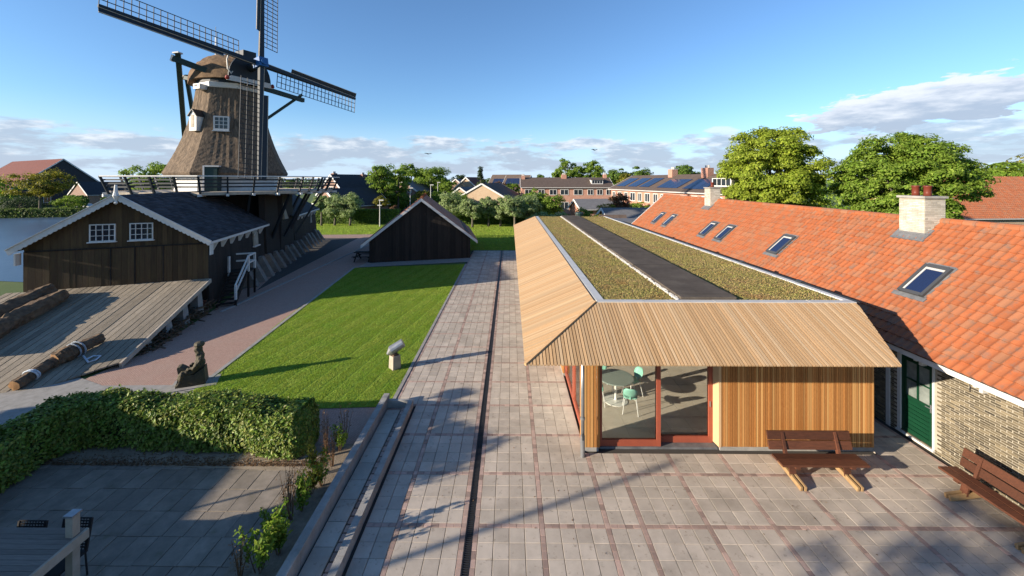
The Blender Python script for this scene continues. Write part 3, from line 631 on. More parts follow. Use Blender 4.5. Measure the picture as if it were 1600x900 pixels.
fm = boxmesh('floor_tile', .594, .594, .03, M['floor']); pieces('floor_tile', fm, [(2.3 + .6 * i, 11.05 + .6 * j, .05) for i in range(12) for j in range(19)], M['floor'], pv, 300)
# rain pipe
pc = Vector((1.80, 10.17, 0)); dp = MB().tube([pc, pc + Vector((0, 0, 2.95))], .045, 12).build('rain_pipe', M['zinc'], pv, True)
for z in (.95, 2.35): MB().tube([pc + Vector((0, 0, z)), pc + Vector((0, 0, z + .05))], .062, 12).build('pipe_clamp', M['zinc'], dp)
MB().tube([pc + Vector((0, 0, .02)), pc + Vector((0, 0, .55))], .056, 12).build('pipe_shoe', M['zinc'], dp); MB().box(pc.x - .02, pc.x + .03, pc.y - .062, pc.y - .05, .46, .62).build('pipe_label', M['darktrim'], dp)
# tables and chairs inside
def table(x, y, label):
    t = empty('round_table', (x, y, .05), label, 'table', 'round tables in the pavilion')
    MB().lathe((x, y, .05), [(.52, .70), (.55, .715), (.55, .735), (.52, .74)], 32).build('tabletop', M['tabletop'], t)
    MB().lathe((x, y, .05), [(.04, .02), (.035, .7)], 12).build('pedestal', M['steelw'], t); MB().lathe((x, y, .05), [(.36, 0), (.36, .015), (.05, .035)], 28).build('base_plate', M['steelw'], t)
def chair(x, y, rz, label):
    c = empty('cafe_chair', (x, y, .05), label, 'chair', 'mint chairs in the pavilion', rz)
    mb = MB(); n = 10; prof = [(-.2, .455), (-.1, .44), (.05, .435), (.17, .445), (.2, .47)]
    for k, (yy_, z) in enumerate(prof):
        for q in range(7): u = q / 6 * 2 - 1; mb.v.append((u * (.21 - .03 * abs(k - 2) / 2), -yy_, z + .02 * u * u)); 
    for k in range(4):
        for q in range(6): a = k * 7 + q; mb.f.append((a, a + 1, a + 8, a + 7))
    s = mb.build('seat', M['mint'], c, True, True); sm = s.modifiers.new('t', 'SOLIDIFY'); sm.thickness = .014
    mb = MB()
    for k in range(5):
        z = .5 + k * .08; hw = (.10, .17, .2, .19, .13)[k]
        for q in range(7): u = q / 6 * 2 - 1; mb.v.append((u * hw, .2 + .035 * k - .05 * u * u, z - .02 * u * u * (k == 4)))
    for k in range(4):
        for q in range(6): a = k * 7 + q; mb.f.append((a, a + 1, a + 8, a + 7))
    s = mb.build('backrest', M['mint'], c, True, True); sm = s.modifiers.new('t', 'SOLIDIFY'); sm.thickness = .014
    MB().tube([(0, .18, .44), (0, .22, .55)], .03, 6).build('back_neck', M['mint'], c, False, True)
    for sx in (-1, 1):
        for sy in (-1, 1): MB().tube([(.08 * sx, .1 * sy, .43), (.16 * sx, .17 * sy, .41), (.22 * sx, .24 * sy, 0)], .011, 6).build('leg', M['steelw'], c, False, True)
t1 = G(962, 588, .8)
table(t1.x, t1.y, 'round grey table seen through the sliding glass doors')
chair(t1.x + .62, t1.y + .35, R(-70), 'mint green cafe chair on the far side of the table, turned sideways'); chair(t1.x + .28, t1.y - .58, R(165), 'mint green cafe chair with its back to the sliding glass doors')
chair(t1.x - .62, t1.y - .15, R(80), 'mint green cafe chair half hidden beside the slatted corner post'); chair(t1.x - .2, t1.y + .7, R(10), 'mint green cafe chair behind the round grey table')
table(5.2, 16.3, 'round grey table farther inside the pavilion under the eave line')
chair(5.7, 15.7, R(200), 'mint green cafe chair at the farther round table'); chair(4.5, 16.2, R(95), 'mint green cafe chair by the glazed wall at the farther table')

# ================================================================ BRICK HOUSE WITH RED TILED ROOF
hs = empty('brick_house', (10.65, 4, 0), 'long low yellow brick house with orange pantile roof, skylights and chimneys', 'house')
HX, EX, EZ, SL = 10.65, 10.3, 2.49, .9
RX = 13.72; RZ = EZ + (RX - EX) * SL; HY0, HY1 = 3.0, 36.6
DY0, DY1, DZ1 = 10.41, 11.25, 2.16
MB().box(HX, HX + .3, HY0, DY0 - .06, 0, EZ + .1).box(HX, HX + .3, DY1 + .10, HY1 - .1, 0, EZ + .1).box(HX, HX + .3, DY0 - .06, DY1 + .1, DZ1 + .05, EZ + .1).box(HX, HX + .3, DY0 - .06, DY1 + .1, 0, .1).build('wall', M['mortar'], hs)
mb = MB()
for y in (HY0 + .02, HY1 - .35): mb.ext([(HX + .01, y, 0), (2 * RX - HX, y, 0), (2 * RX - HX, y, EZ + .1), (RX, y, RZ - .25), (HX + .01, y, EZ + .1)], (0, .3, 0))
mb.build('gable_wall', M['mortar'], hs)
MB().box(2 * RX - HX - .3, 2 * RX - HX, HY0 + .4, HY1 - .4, 0, EZ + .1).build('rear_wall', M['mortar'], hs)
bk = []; c = 0; z = .03
while z < 2.42:
    y = 6.0 + (.1 if c % 2 else 0)
    while y < 17:
        if not (DY0 - .12 < y < DY1 + .16 and .1 < z < DZ1 + .1): bk.append((HX - .004 + random.gauss(0, .002), y + random.gauss(0, .004), z + random.gauss(0, .0015)))
        y += .205
    z += .0535; c += 1
bm_ = bpy.data.meshes.new('brick'); bm_.from_pydata(boxv(-.008, .03, -.091, .091, 0, .037), [], BOXF); bm_.materials.append(M['ibrick'])
pieces('brick', bm_, bk, M['ibrick'], hs, 300, key=lambda p: abs(p[1] - 8.9) + abs(p[2] - 1.3) * .6)
# door
dm = MB().box(HX + .02, HX + .10, DY0, DY0 + .1, .12, DZ1).box(HX + .02, HX + .10, DY1 - .1, DY1, .12, DZ1).box(HX + .022, HX + .098, DY0 + .1, DY1 - .1, DZ1 - .12, DZ1).box(HX + .022, HX + .098, DY0 + .1, DY1 - .1, 1.02, 1.12).box(HX + .022, HX + .098, DY0 + .1, DY1 - .1, .12, .24).box(HX + .03, HX + .09, (DY0 + DY1) / 2 - .02, (DY0 + DY1) / 2 + .02, 1.12, DZ1 - .12).box(HX + .032, HX + .088, DY0 + .1, DY1 - .1, 1.55, 1.585)
door = dm.build('door', M['greendoor'], hs)
for i in range(7): MB().box(HX + .045, HX + .09, DY0 + .1, DY1 - .1, .245 + i * .11, .345 + i * .11).build('door_board', M['greendoor'], door)
for (a, b) in ((DY0 + .1, (DY0 + DY1) / 2 - .02), ((DY0 + DY1) / 2 + .02, DY1 - .1)):
    for (c_, d_) in ((1.12, 1.55), (1.585, DZ1 - .12)): MB().box(HX + .06, HX + .07, a, b, c_, d_).build('pane', M['frost'], door)
MB().box(HX - .0, HX + .02, DY0 + .03, DY0 + .07, .98, 1.18).tube([(HX - .03, DY0 + .05, 1.1), (HX - .03, DY0 + .16, 1.1)], .011, 6).tube([(HX - .03, DY0 + .05, 1.1), (HX + .01, DY0 + .05, 1.1)], .011, 6).build('handle', M['zinc'], door)
MB().box(HX - .02, HX + .14, DY0 - .055, DY0 - .003, .1, DZ1 + .06).box(HX - .02, HX + .14, DY1 + .003, DY1 + .09, .1, DZ1 + .06).box(HX - .018, HX + .14, DY0 - .003, DY1 + .003, DZ1 + .003, DZ1 + .058).box(HX - .06, HX + .14, DY0 - .06, DY1 + .1, .05, .1).build('door_frame', M['white'], hs)
MB().box(HX - .03, HX, DY1 + .3, DY1 + .42, .0, 2.3).build('door_post', M['white'], hs)
# fascia, gutter, brackets
MB().box(EX - .02, EX + .03, HY0, HY1, EZ - .17, EZ - .03).box(EX + .03, HX + .02, HY0, HY1, EZ - .17, EZ - .14).build('fascia', M['white'], hs)
MB().box(EX - .05, EX + .0, HY0, HY1, EZ - .029, EZ + .0).build('gutter', M['darktrim'], hs)
y = 6.5
while y < 12: MB().box(HX - .14, HX, y, y + .07, EZ - .36, EZ - .17).box(HX - .28, HX - .14, y, y + .07, EZ - .24, EZ - .17).build('bracket', M['white'], hs); y += 1.35
for y in (7.45, 8.55, 9.55): MB().box(HX - .02, HX, y, y + .02, 1.98, 2.2).build('wall_anchor', M['iron'], hs)
# roof
ang = math.atan(SL); es = Vector((math.cos(ang), 0, math.sin(ang))); en = Vector((-math.sin(ang), 0, math.cos(ang))); SLEN = (RX - EX) / math.cos(ang)
mb = MB(); mb.ext([(EX + .02, HY0, EZ - .04), (RX, HY0, RZ - .04), (RX, HY0, RZ - .12), (EX + .02, HY0, EZ - .12)], (0, HY1 - HY0, 0)); mb.ext([(2 * RX - EX, HY0, EZ), (RX, HY0, RZ), (RX, HY0, RZ - .1), (2 * RX - EX, HY0, EZ - .1)], (0, HY1 - HY0, 0)); mb.build('roof', M['tile'], hs)
def tilemesh(tw, tl, m, name='roof_tile', seg=6, amp=.03):
    V = []; Fc = []
    for i in range(seg + 1):
        u = i / seg; a = u * 2 * math.pi; h = amp * (.55 * math.cos(a) + .28 * math.cos(2 * a) * .4) + amp * .6
        for (s, dz) in ((-.012, .022), (tl + .03, -.012)): V.append((s * 1.0, u * tw * 1.03, h + dz))
        V.append((-.012, u * tw * 1.03, h - .004))
    for i in range(seg):
        a = i * 3; Fc.append((a, a + 1, a + 4, a + 3)); Fc.append((a + 2, a, a + 3, a + 5))
    me = bpy.data.meshes.new(name); me.from_pydata(V, [], Fc); me.materials.append(m); return me
TW, NR = .205, 16; TLN = SLEN / NR
tm = tilemesh(TW, TLN, M['tile']); spots = []
for r in range(NR):
    for c in range(int((HY1 - HY0) / TW)):
        y = HY0 + c * TW; p = Vector((EX - .04, 0, EZ - .005)) + es * (r * TLN); spots.append((p.x, y, p.z))
rotm = Matrix((es, Vector((0, 1, 0)), en)).transposed()
def sloped(spots, me, m, parent, limit, key, rotM, name='roof_tile'):
    spots = sorted(spots, key=key); eu = rotM.to_euler()
    for p in spots[:limit]: link(name, me, parent, loc=p, rot=eu)
    bv = np.array([v.co[:] for v in me.vertices]) @ np.array(rotM).T; bf = np.array([tuple(p.vertices) for p in me.polygons]); P = np.array(spots[limit:]); n = len(P)
    V = bv[None] + P[:, None, :] + rng.normal(0, .002, (n, 1, 3)); Q = (bf[None] + (np.arange(n) * len(bv))[:, None, None]).reshape(-1, 4)
    o = link(name, fastmesh(name, V.reshape(-1, 3), Q, m), parent); o['kind'] = 'stuff'
for p in tm.polygons: p.use_smooth = False
sloped([s for s in spots], tm, M['tile'], hs, 300, lambda p: (abs(p[1] - 9.5) * 1.0 + abs(p[0] - 11.5) * .8), rotm)
y = HY0
while y < HY1: MB().tube([(RX, y, RZ - .01), (RX, y + .36, RZ + .0)], [.13, .115], 10).build('ridge_tile', M['tile'], hs); y += .35
MB().ext([(EX - .03, HY1 - .02, EZ + .03), (RX, HY1 - .02, RZ + .12), (RX, HY1 - .02, RZ - .1), (EX - .03, HY1 - .02, EZ - .18)], (0, .05, 0)).build('verge_board', M['white'], hs)
def RP(px, py):
    d = ray(px, py); o = Vector((0, 0, H)); t = (EZ - SL * EX + 0 - H) / (d.z - SL * d.x); return o + d * t
for k, (px, py, wy, ls) in enumerate([(1448, 441, .70, 1.12), (1222, 384, .70, 1.12), (1134, 365, .70, 1.12), (1108, 359, .70, 1.12), (1047, 345, .70, 1.12), (1030, 341, .70, 1.12)]):
    cpt = RP(px, py) + en * .05; ey = Vector((0, 1, 0))
    def sk(s0, s1, y0, y1, n0, n1, name, m, par):
        P = [cpt + es * s + ey * y + en * n_ for n_ in (n0, n1) for (s, y) in ((s0, y0), (s1, y0), (s1, y1), (s0, y1))]
        return MB().hexa(P).build(name, m, par)
    h2, w2 = ls / 2, wy / 2
    f = MB()
    for (s0, s1, y0, y1) in ((-h2, h2, -w2 - .02, -w2 + .07), (-h2, h2, w2 - .07, w2 + .02), (-h2 - .02, -h2 + .08, -w2 + .07, w2 - .07), (h2 - .1, h2 + .02, -w2 + .07, w2 - .07)):
        f.hexa([cpt + es * s + ey * y + en * n_ for n_ in (-.06, .085) for (s, y) in ((s0, y0), (s1, y0), (s1, y1), (s0, y1))])
    win = f.build('skylight', M['velux'], hs)
    sk(-h2 + .08, h2 - .1, -w2 + .07, w2 - .07, 0, .05, 'pane', M['skypane'], win)
    sk(-h2 + .08, h2 - .1, -w2 + .07, -w2 + .09, .05, .062, 'inner_frame', M['palewood'], win); sk(-h2 + .08, h2 - .1, w2 - .12, w2 - .07, .05, .062, 'inner_frame', M['trim'], win); sk(h2 - .17, h2 - .1, -w2 + .09, w2 - .12, .05, .061, 'inner_frame', M['trim'], win)
    sk(-h2 - .16, -h2 - .02, -w2 - .12, w2 + .12, -.02, .025, 'flashing', M['lead'], win); sk(-h2, h2 + .1, -w2 - .08, -w2 - .02, -.03, .02, 'flashing', M['lead'], win); sk(-h2, h2 + .1, w2 + .02, w2 + .08, -.03, .02, 'flashing', M['lead'], win); sk(h2 + .02, h2 + .1, -w2 - .02, w2 + .02, -.03, .03, 'flashing', M['lead'], win)
def chimney(x0, x1, y0, y1, zt, pots):
    zb = EZ + (x0 - EX) * SL - .15
    ch = MB().box(x0, x1, y0, y1, zb, zt).build('chimney', M['mortar'], hs); z = zb + .05; c = 0
    bx = MB()
    while z < zt - .08:
        y = y0 + (.0 if c % 2 else -.1)
        while y < y1 - .01:
            a, b = max(y, y0) + .006, min(y + .2, y1) - .006
            if b - a > .03: bx.box(x0 - .006, x0 + .02, a, b, z, z + .044)
            y += .2
        x = x0 + (.0 if c % 2 else -.1)
        while x < x1 - .01:
            a, b = max(x, x0) + .006, min(x + .2, x1) - .006
            if b - a > .03: bx.box(a, b, y0 - .006, y0 + .02, z, z + .044)
            x += .2
        z += .056; c += 1
    o = bx.build('brickwork', M['chimbrick'], ch); o['kind'] = 'stuff'
    MB().box(x0 - .05, x1 + .05, y0 - .05, y1 + .05, zt, zt + .07).build('cap', M['concrete'], ch)
    xc = (x0 + x1) / 2
    for py_ in pots: MB().lathe((xc, py_, zt + .07), [(.11, 0), (.10, .1), (.10, .28), (.12, .3), (.12, .33), (.06, .335)], 14).build('chimney_pot', M['pot'], ch, True)
    P0 = Vector((x0, 0, EZ + (x0 - EX) * SL)) + en * .06
    MB().hexa([P0 + es * s + Vector((0, y, 0)) + en * n_ for n_ in (-.05, .015) for (s, y) in ((-.22, y0 - .12), (.3, y0 - .12), (.3, y1 + .12), (-.22, y1 + .12))]).build('flashing', M['lead'], ch)
    MB().box(x0 - .012, x1 + .012, y0 - .012, y1 + .012, zb, EZ + (x0 - EX) * SL + .14).build('flashing', M['lead'], ch)
cY = AY(1439, 300, 13.2); chimney(13.15, 13.8, 13.1, 13.95, 6.3, (13.33, 13.72)); chimney(13.15, 13.8, 27.0, 27.8, 6.35, (27.4,))

# ================================================================ BENCHES, YARD OBJECTS
def bench(loc, rz, label):
    b = empty('wooden_bench', loc, label, 'bench', 'plank benches in the yard', rz); L2 = .97
    for y0, y1 in ((-.20, -.015), (.015, .20)): MB().box(-L2, L2, y0, y1, .42, .465).build('seat_plank', M['benchwood'], b, False, True)
    for z0, dy in ((.60, .27), (.80, .325)): MB().hexa([(-L2, dy, z0 - .09), (L2, dy, z0 - .09), (L2, dy + .045, z0 - .1), (-L2, dy + .045, z0 - .1), (-L2, dy + .05, z0 + .085), (L2, dy + .05, z0 + .085), (L2, dy + .095, z0 + .075), (-L2, dy + .095, z0 + .075)]).build('back_plank', M['benchwood'], b, False, True)
    for sx in (-.62, .62):
        MB().bar((sx, .16, .2), (sx, .40, .86), .09, .06, (1, 0, 0)).build('back_post', M['benchwood'], b, False, True)
        MB().bar((sx, -.19, .395), (sx, .22, .395), .1, .06).build('seat_bearer', M['benchwood'], b, False, True)
        for dx in (-.045, .045): MB().bar((sx + dx, -.36, .05), (sx + dx, .42, .16), .045, .1).build('foot', M['rawwood'], b, False, True)
        MB().bar((sx, -.02, .1), (sx, .06, .40), .04, .14, (1, 0, 0)).build('leg', M['benchwood'], b, False, True)
bench((7.08, 9.42, .03), 0, 'red-brown plank bench standing in front of the timber slat wall'); bench((9.75, 8.25, .03), R(-90), 'red-brown plank bench standing along the yellow brick wall')
# sculpture on post
p = G(617, 576); e = empty('garden_sculpture', p, 'small grey cylinder sculpture tilted on a square wooden post on the lawn', 'sculpture')
MB().hexa([p + Vector(v) for v in [(0, -.24, -.02), (.23, .0, -.02), (0, .24, -.02), (-.23, 0, -.02), (0, -.21, .5), (.2, .0, .5), (0, .21, .5), (-.2, 0, .5)]]).build('post', M['palewood'], e)
MB().hexa([p + Vector(v) for v in [(0, -.16, .5), (.15, .0, .5), (0, .16, .5), (-.15, 0, .5), (0, -.15, .55), (.14, .0, .55), (0, .15, .55), (-.14, 0, .55)]]).build('bracket', M['bark'], e)
MB().tube([p + Vector((-.25, -.08, .55)), p + Vector((-.12, -.03, .68)), p + Vector((.28, .08, .92))], [.05, .17, .15], 14).build('cylinder', M['zinc'], e, False)
# seated figure (sculpture), one continuous skin, body in local axes facing -x then rotated
sp_ = G(297, 601); e = empty('seated_statue', sp_, 'dark weathered statue of a seated figure on a stone slab beside the brick path', 'statue')
def W(x, y, z, a=R(25)): x *= .85; y *= .85; z *= .93; return sp_ + Vector((x * math.cos(a) - y * math.sin(a), x * math.sin(a) + y * math.cos(a), z))
J = dict(pel=((.32, 0, .32), .2), bel=((.36, 0, .55), .19), che=((.36, 0, .82), .2), nek=((.33, 0, 1.05), .085), hd0=((.28, 0, 1.16), .11), hd1=((.27, 0, 1.3), .13), hd2=((.3, 0, 1.42), .08), nose=((.15, 0, 1.2), .035),
  shl=((.36, .2, .95), .09), ell=((.25, .27, .66), .065), hal=((-.08, .18, .62), .055), shr=((.36, -.2, .95), .09), elr=((.25, -.27, .66), .065), har=((-.08, -.18, .62), .055),
  knl=((-.22, .17, .56), .12), ftl=((-.28, .17, .1), .1), tol=((-.45, .18, .06), .06), knr=((-.22, -.17, .56), .12), ftr=((-.28, -.17, .1), .1), tor=((-.45, -.18, .06), .06))
Ed = [('pel', 'bel'), ('bel', 'che'), ('che', 'nek'), ('nek', 'hd0'), ('hd0', 'hd1'), ('hd1', 'hd2'), ('hd0', 'nose'), ('che', 'shl'), ('shl', 'ell'), ('ell', 'hal'), ('che', 'shr'), ('shr', 'elr'), ('elr', 'har'), ('pel', 'knl'), ('knl', 'ftl'), ('ftl', 'tol'), ('pel', 'knr'), ('knr', 'ftr'), ('ftr', 'tor')]
ks = list(J); me = bpy.data.meshes.new('figure'); me.from_pydata([W(*J[k][0]) for k in ks], [(ks.index(a), ks.index(b)) for a, b in Ed], [])
fo = link('figure', me, e); me.materials.append(M['bronze'])
sk_ = fo.modifiers.new('skin', 'SKIN'); sk_.use_smooth_shade = True
for i, k in enumerate(ks): me.skin_vertices[0].data[i].radius = (J[k][1], J[k][1])
me.skin_vertices[0].data[0].use_root = True
fo.modifiers.new('sub', 'SUBSURF').levels = 2; fo.modifiers['sub'].render_levels = 3
tx = bpy.data.textures.new('lumps', 'CLOUDS'); tx.noise_scale = .11; dm_ = fo.modifiers.new('lumps', 'DISPLACE'); dm_.texture = tx; dm_.strength = .075; dm_.mid_level = .5; dm_.texture_coords = 'LOCAL'
MB().hexa([W(*v) for v in [(.1, -.3, .02), (.56, -.28, .02), (.56, .28, .02), (.1, .3, .02), (.16, -.24, .4), (.5, -.22, .62), (.5, .22, .62), (.16, .24, .4)]]).build('seat_block', M['bronze'], e)
mb = MB(); mb.hexa([W(*v) for v in [(-.42, -.28, .02), (.14, -.3, .02), (.14, .3, .02), (-.42, .28, .02), (-.3, -.24, .46), (.16, -.25, .42), (.16, .25, .42), (-.3, .24, .46)]]); mb.build('drapery', M['bronze'], e)
mb = MB(); mb.lathe(W(.3, 0, 1.36), [(.14, 0), (.16, .05), (.13, .12), (.05, .15)], 9); mb.build('hair', M['bronze'], e)
mb = MB(); mb.hexa([W(*v) for v in [(-.34, -.2, .5), (-.02, -.2, .56), (-.02, .2, .56), (-.34, .2, .5), (-.38, -.18, .72), (-.28, -.18, .74), (-.28, .18, .74), (-.38, .18, .72)]]); mb.build('lap_object', M['bronze'], e)
MB().hexa([W(*v) for v in [(-.6, -.5, -.02), (.95, -.5, -.02), (.95, .5, -.02), (-.6, .5, -.02), (-.6, -.5, .04), (.95, -.5, .04), (.95, .5, .04), (-.6, .5, .04)]]).build('base_slab', M['concrete'], e)

# ================================================================ HEDGE, BORDER PLANTS
def hedge_leaves(path, wd, hgt, n, size):
    P = []; Nn = []
    segs = [(Vector(a), Vector(b)) for a, b in zip(path[:-1], path[1:])]; lens = [(b - a).length for a, b in segs]; tot = sum(lens)
    for (a, b), L_ in zip(segs, lens):
        k = int(n * L_ / tot); d = (b - a).normalized(); nd = Vector((d.y, -d.x))
        t = rng.uniform(-.12, 1.12, k).clip(-.3 / L_ if a is not segs[0][0] else 0, 1 + .35 / L_ if b is not segs[-1][1] else 1); f = rng.random(k); s = rng.uniform(-1, 1, k); face = rng.random(k)
        hh = hgt * (1 + .05 * np.sin(t * L_ * 2.3) + .03 * np.sin(t * L_ * 5.1)); bul = wd / 2 * (1 + .12 * np.sin(t * L_ * 3.1 + 1))
        top = face < .38; off = np.where(top, s * bul, np.where(face < .75, 1, -1) * bul); z = np.where(top, hh, rng.uniform(.06, 1, k) * hh)
        rnd = np.clip((z / hgt - .8) / .2, 0, 1); off = np.where(top, off, off * (1 - .18 * rnd ** 2)); z = z + np.where(top, -.09 * np.abs(s) ** 3, 0)
        dep = rng.gamma(1.5, .035, k); nx = np.where(top, 0, np.where(face < .75, 1, -1)); nz_ = np.where(top, 1, .25)
        bump = rng.normal(0, .045, k) + .05 * np.sin(t * L_ * 4.7 + z * 5) * np.sin(t * L_ * 1.9 + 2)
        off = off + (bump - dep) * nx; z = z + np.where(top, bump - dep, 0)
        P.append(np.column_stack([a.x + d.x * t * L_ + nd.x * off, a.y + d.y * t * L_ + nd.y * off, z])); Nn.append(np.column_stack([nd.x * nx, nd.y * nx, nz_ + .25]))
    # rounded end
    a, b = segs[-1]; d = (b - a).normalized(); nd = Vector((d.y, -d.x)); k = int(n * .1); th = rng.uniform(-math.pi / 2, math.pi / 2, k); z = rng.uniform(.08, 1, k) * hgt
    r = wd / 2 * np.cos(np.clip((z / hgt - .7) / .3, 0, 1)) + rng.normal(0, .03, k)
    P.append(np.column_stack([b.x + d.x * np.cos(th) * r * .5 + nd.x * np.sin(th) * r, b.y + d.y * np.cos(th) * r * .5 + nd.y * np.sin(th) * r, z])); Nn.append(np.column_stack([d.x * np.cos(th) + nd.x * np.sin(th), d.y * np.cos(th) + nd.y * np.sin(th), np.full(k, .3)]))
    return leafcloud(np.concatenate(P), np.concatenate(Nn), size, .45)
hp = [Vector((-11.65, 4.5)), Vector((-11.65, 10.3)), Vector((-11.2, 10.8)), Vector((-8.0, 10.75)), Vector((-5.3, 10.45))]
e = empty('clipped_hedge', (-8.3, 10.75, 0), 'clipped leafy green hedge bending round the shaded patio', 'hedge')
V, Q = hedge_leaves(hp, .95, 1.08, 60000, .048); link('foliage', fastmesh('foliage', V, Q, M['hedgeleaf']), e)
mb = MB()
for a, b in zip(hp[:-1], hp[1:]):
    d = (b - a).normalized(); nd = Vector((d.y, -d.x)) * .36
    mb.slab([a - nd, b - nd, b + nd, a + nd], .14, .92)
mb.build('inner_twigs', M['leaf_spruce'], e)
mb = MB()
for a, b in zip(hp[:-1], hp[1:]):
    for i in range(int((b - a).length / .25)):
        q = a.lerp(b, (i + .5) * .25 / (b - a).length); x, y = q.x + random.uniform(-.2, .2), q.y + random.uniform(-.2, .2); mb.tube([(x, y, 0), (x + random.uniform(-.1, .1), y + random.uniform(-.1, .1), .5)], .018, 5)
mb.build('stems', M['bark'], e)
def borderplant(px, py, h, n, leaf, size, lbl, spread=.25, dry=True):
    b = G(px, py); b.z = .03; e = empty('border_plant', b, lbl, 'plant', 'plants in the narrow soil border'); mb = MB(); C = []
    for i in range(8):
        a = random.uniform(0, 6.28); r = random.uniform(.02, spread); tp = b + Vector((math.cos(a) * r, math.sin(a) * r, h * random.uniform(.6, 1.05))); st = b + Vector((math.cos(a) * r * .2, math.sin(a) * r * .2, 0))
        mb.tube([st, st.lerp(tp, .5) + Vector((0, 0, .03)), tp], [.008, .006, .003], 4)
        for t in np.linspace(.3, 1, max(2, n // 8)): q = st.lerp(tp, float(t)); C.append((q.x + random.gauss(0, .04), q.y + random.gauss(0, .04), q.z + random.gauss(0, .03)))
    mb.build('stems', M['leaf_dry'], e); V, Q = leafcloud(np.array(C), np.tile([0, 0, .6], (len(C), 1)), size, .8); link('leaves', fastmesh('leaves', V, Q, M[leaf]), e)
for (px, py, h, n, lf, sz, lb) in [(405, 895, .75, 240, 'leaf_mid', .05, 'leafy green plant in the soil border, nearest the wooden deck'), (435, 868, .55, 160, 'leaf_mid', .05, 'low green plant with dry stems in the soil border'), (470, 800, .6, 200, 'leaf_mid', .045, 'bright green bushy plant midway along the soil border'),
    (455, 815, .85, 60, 'leaf_dry', .022, 'tall dry brown stalks in the soil border'), (495, 745, .65, 220, 'leaf_gold', .035, 'yellowish leafy plant beside the end of the hedge'), (520, 730, .8, 70, 'leaf_dry', .022, 'dry reddish stalks beside the low concrete wall'), (505, 760, .5, 160, 'leaf_mid', .035, 'small green plant among dry stalks in the soil border'), (375, 900, .5, 60, 'leaf_dry', .022, 'withered brown stalks at the patio edge'), (425, 845, .5, 200, 'leaf_mid', .04, 'low leafy clump between two taller green plants in the border'), (450, 790, .7, 60, 'leaf_dry', .022, 'thin dry stalks leaning over the patio edge'), (485, 775, .55, 220, 'leaf_gold', .035, 'yellow-green clump just past the bright bushy plant'), (530, 705, .5, 200, 'leaf_mid', .035, 'small green clump at the far end of the soil border'), (510, 715, .9, 70, 'leaf_dry', .022, 'tall dry stalks close to the end of the hedge'), (540, 690, .7, 60, 'leaf_dry', .022, 'sparse dry stalks next to the red brick paving')]: borderplant(px, py, h * 1.3, int(n * 2.0), lf, sz, lb, .32)

# ================================================================ FOREGROUND DECK + CHAIRS
dz = 1.0; a = G(0, 826, dz); b = G(130, 828, dz); c = G(38, 905, dz)
e = empty('wooden_landing', (b.x, b.y, 0), 'grey weathered timber landing with a capped corner post beside the patio', 'landing')
by = b.y; bx_ = b.x
y = by
i = 0
while y > by - 2.6:
    sh = (by - y) * 0.0
    MB().hexa([(bx_ - 4.5, y - .086, dz - .03), (bx_ + (y - .086 - by) * -.02, y - .086, dz - .03), (bx_ + (y - by) * -.02, y, dz - .03), (bx_ - 4.5, y, dz - .03), (bx_ - 4.5, y - .086, dz), (bx_ + (y - .086 - by) * -.02, y - .086, dz), (bx_ + (y - by) * -.02, y, dz), (bx_ - 4.5, y, dz)]).build('deck_board', M['deckwood'], e); y -= .092
MB().box(bx_ + .005, bx_ + .05, by - 2.6, by + .05, dz - .16, dz - .005).build('edge_board', M['palewood'], e)
MB().box(bx_ - 4.5, bx_ + .004, by + .005, by + .045, dz - .16, dz - .005).build('edge_board', M['deckwood'], e)
MB().box(bx_ - .13, bx_ - .01, by - .16, by - .04, 0, dz + .34).build('post', M['palewood'], e); MB().box(bx_ - .15, bx_ + .01, by - .18, by - .02, dz + .34, dz + .37).build('post_cap', M['zinc'], e)
MB().box(bx_ - 4.4, bx_ - 4.28, by - .16, by - .04, 0, dz - .03).box(bx_ - .13, bx_ - .01, by - 2.5, by - 2.38, 0, dz - .03).build('post', M['palewood'], e)
def patio_chair(x, y, rz, label):
    c = empty('patio_chair', (x, y, .016), label, 'chair', 'black woven chairs behind the landing', rz)
    for sx in (-.24, .24):
        for sy in (-.22, .24): MB().tube([(sx, sy, 0), (sx * .95, sy * .9, .43)], .014, 6).build('leg', M['rattan'], c, False, True)
        MB().bar((sx, .22, .43), (sx * 1.0, .32, .93), .03, .03).build('back_post', M['rattan'], c, False, True)
    MB().box(-.25, .25, -.24, .24, .42, .45).build('seat', M['rattan'], c, False, True)
    for i in range(11): MB().bar((-.24, .23 + i * .009, .5 + i * .043), (.24, .23 + i * .009, .5 + i * .043), .012, .022).build('back_strand', M['rattan'], c, False, True)
    for i in range(9): MB().bar((-.2 + i * .05, .228, .46), (-.2 + i * .05, .325, .94), .012, .01).build('back_strand', M['rattan'], c, False, True)
q = G(52, 815, .93); patio_chair(q.x, q.y - .32, R(0), 'black woven patio chair behind the timber landing, away from its corner post'); q = G(150, 812, .93); patio_chair(q.x - .33, q.y - .3, R(0), 'black woven patio chair behind the corner post of the landing')

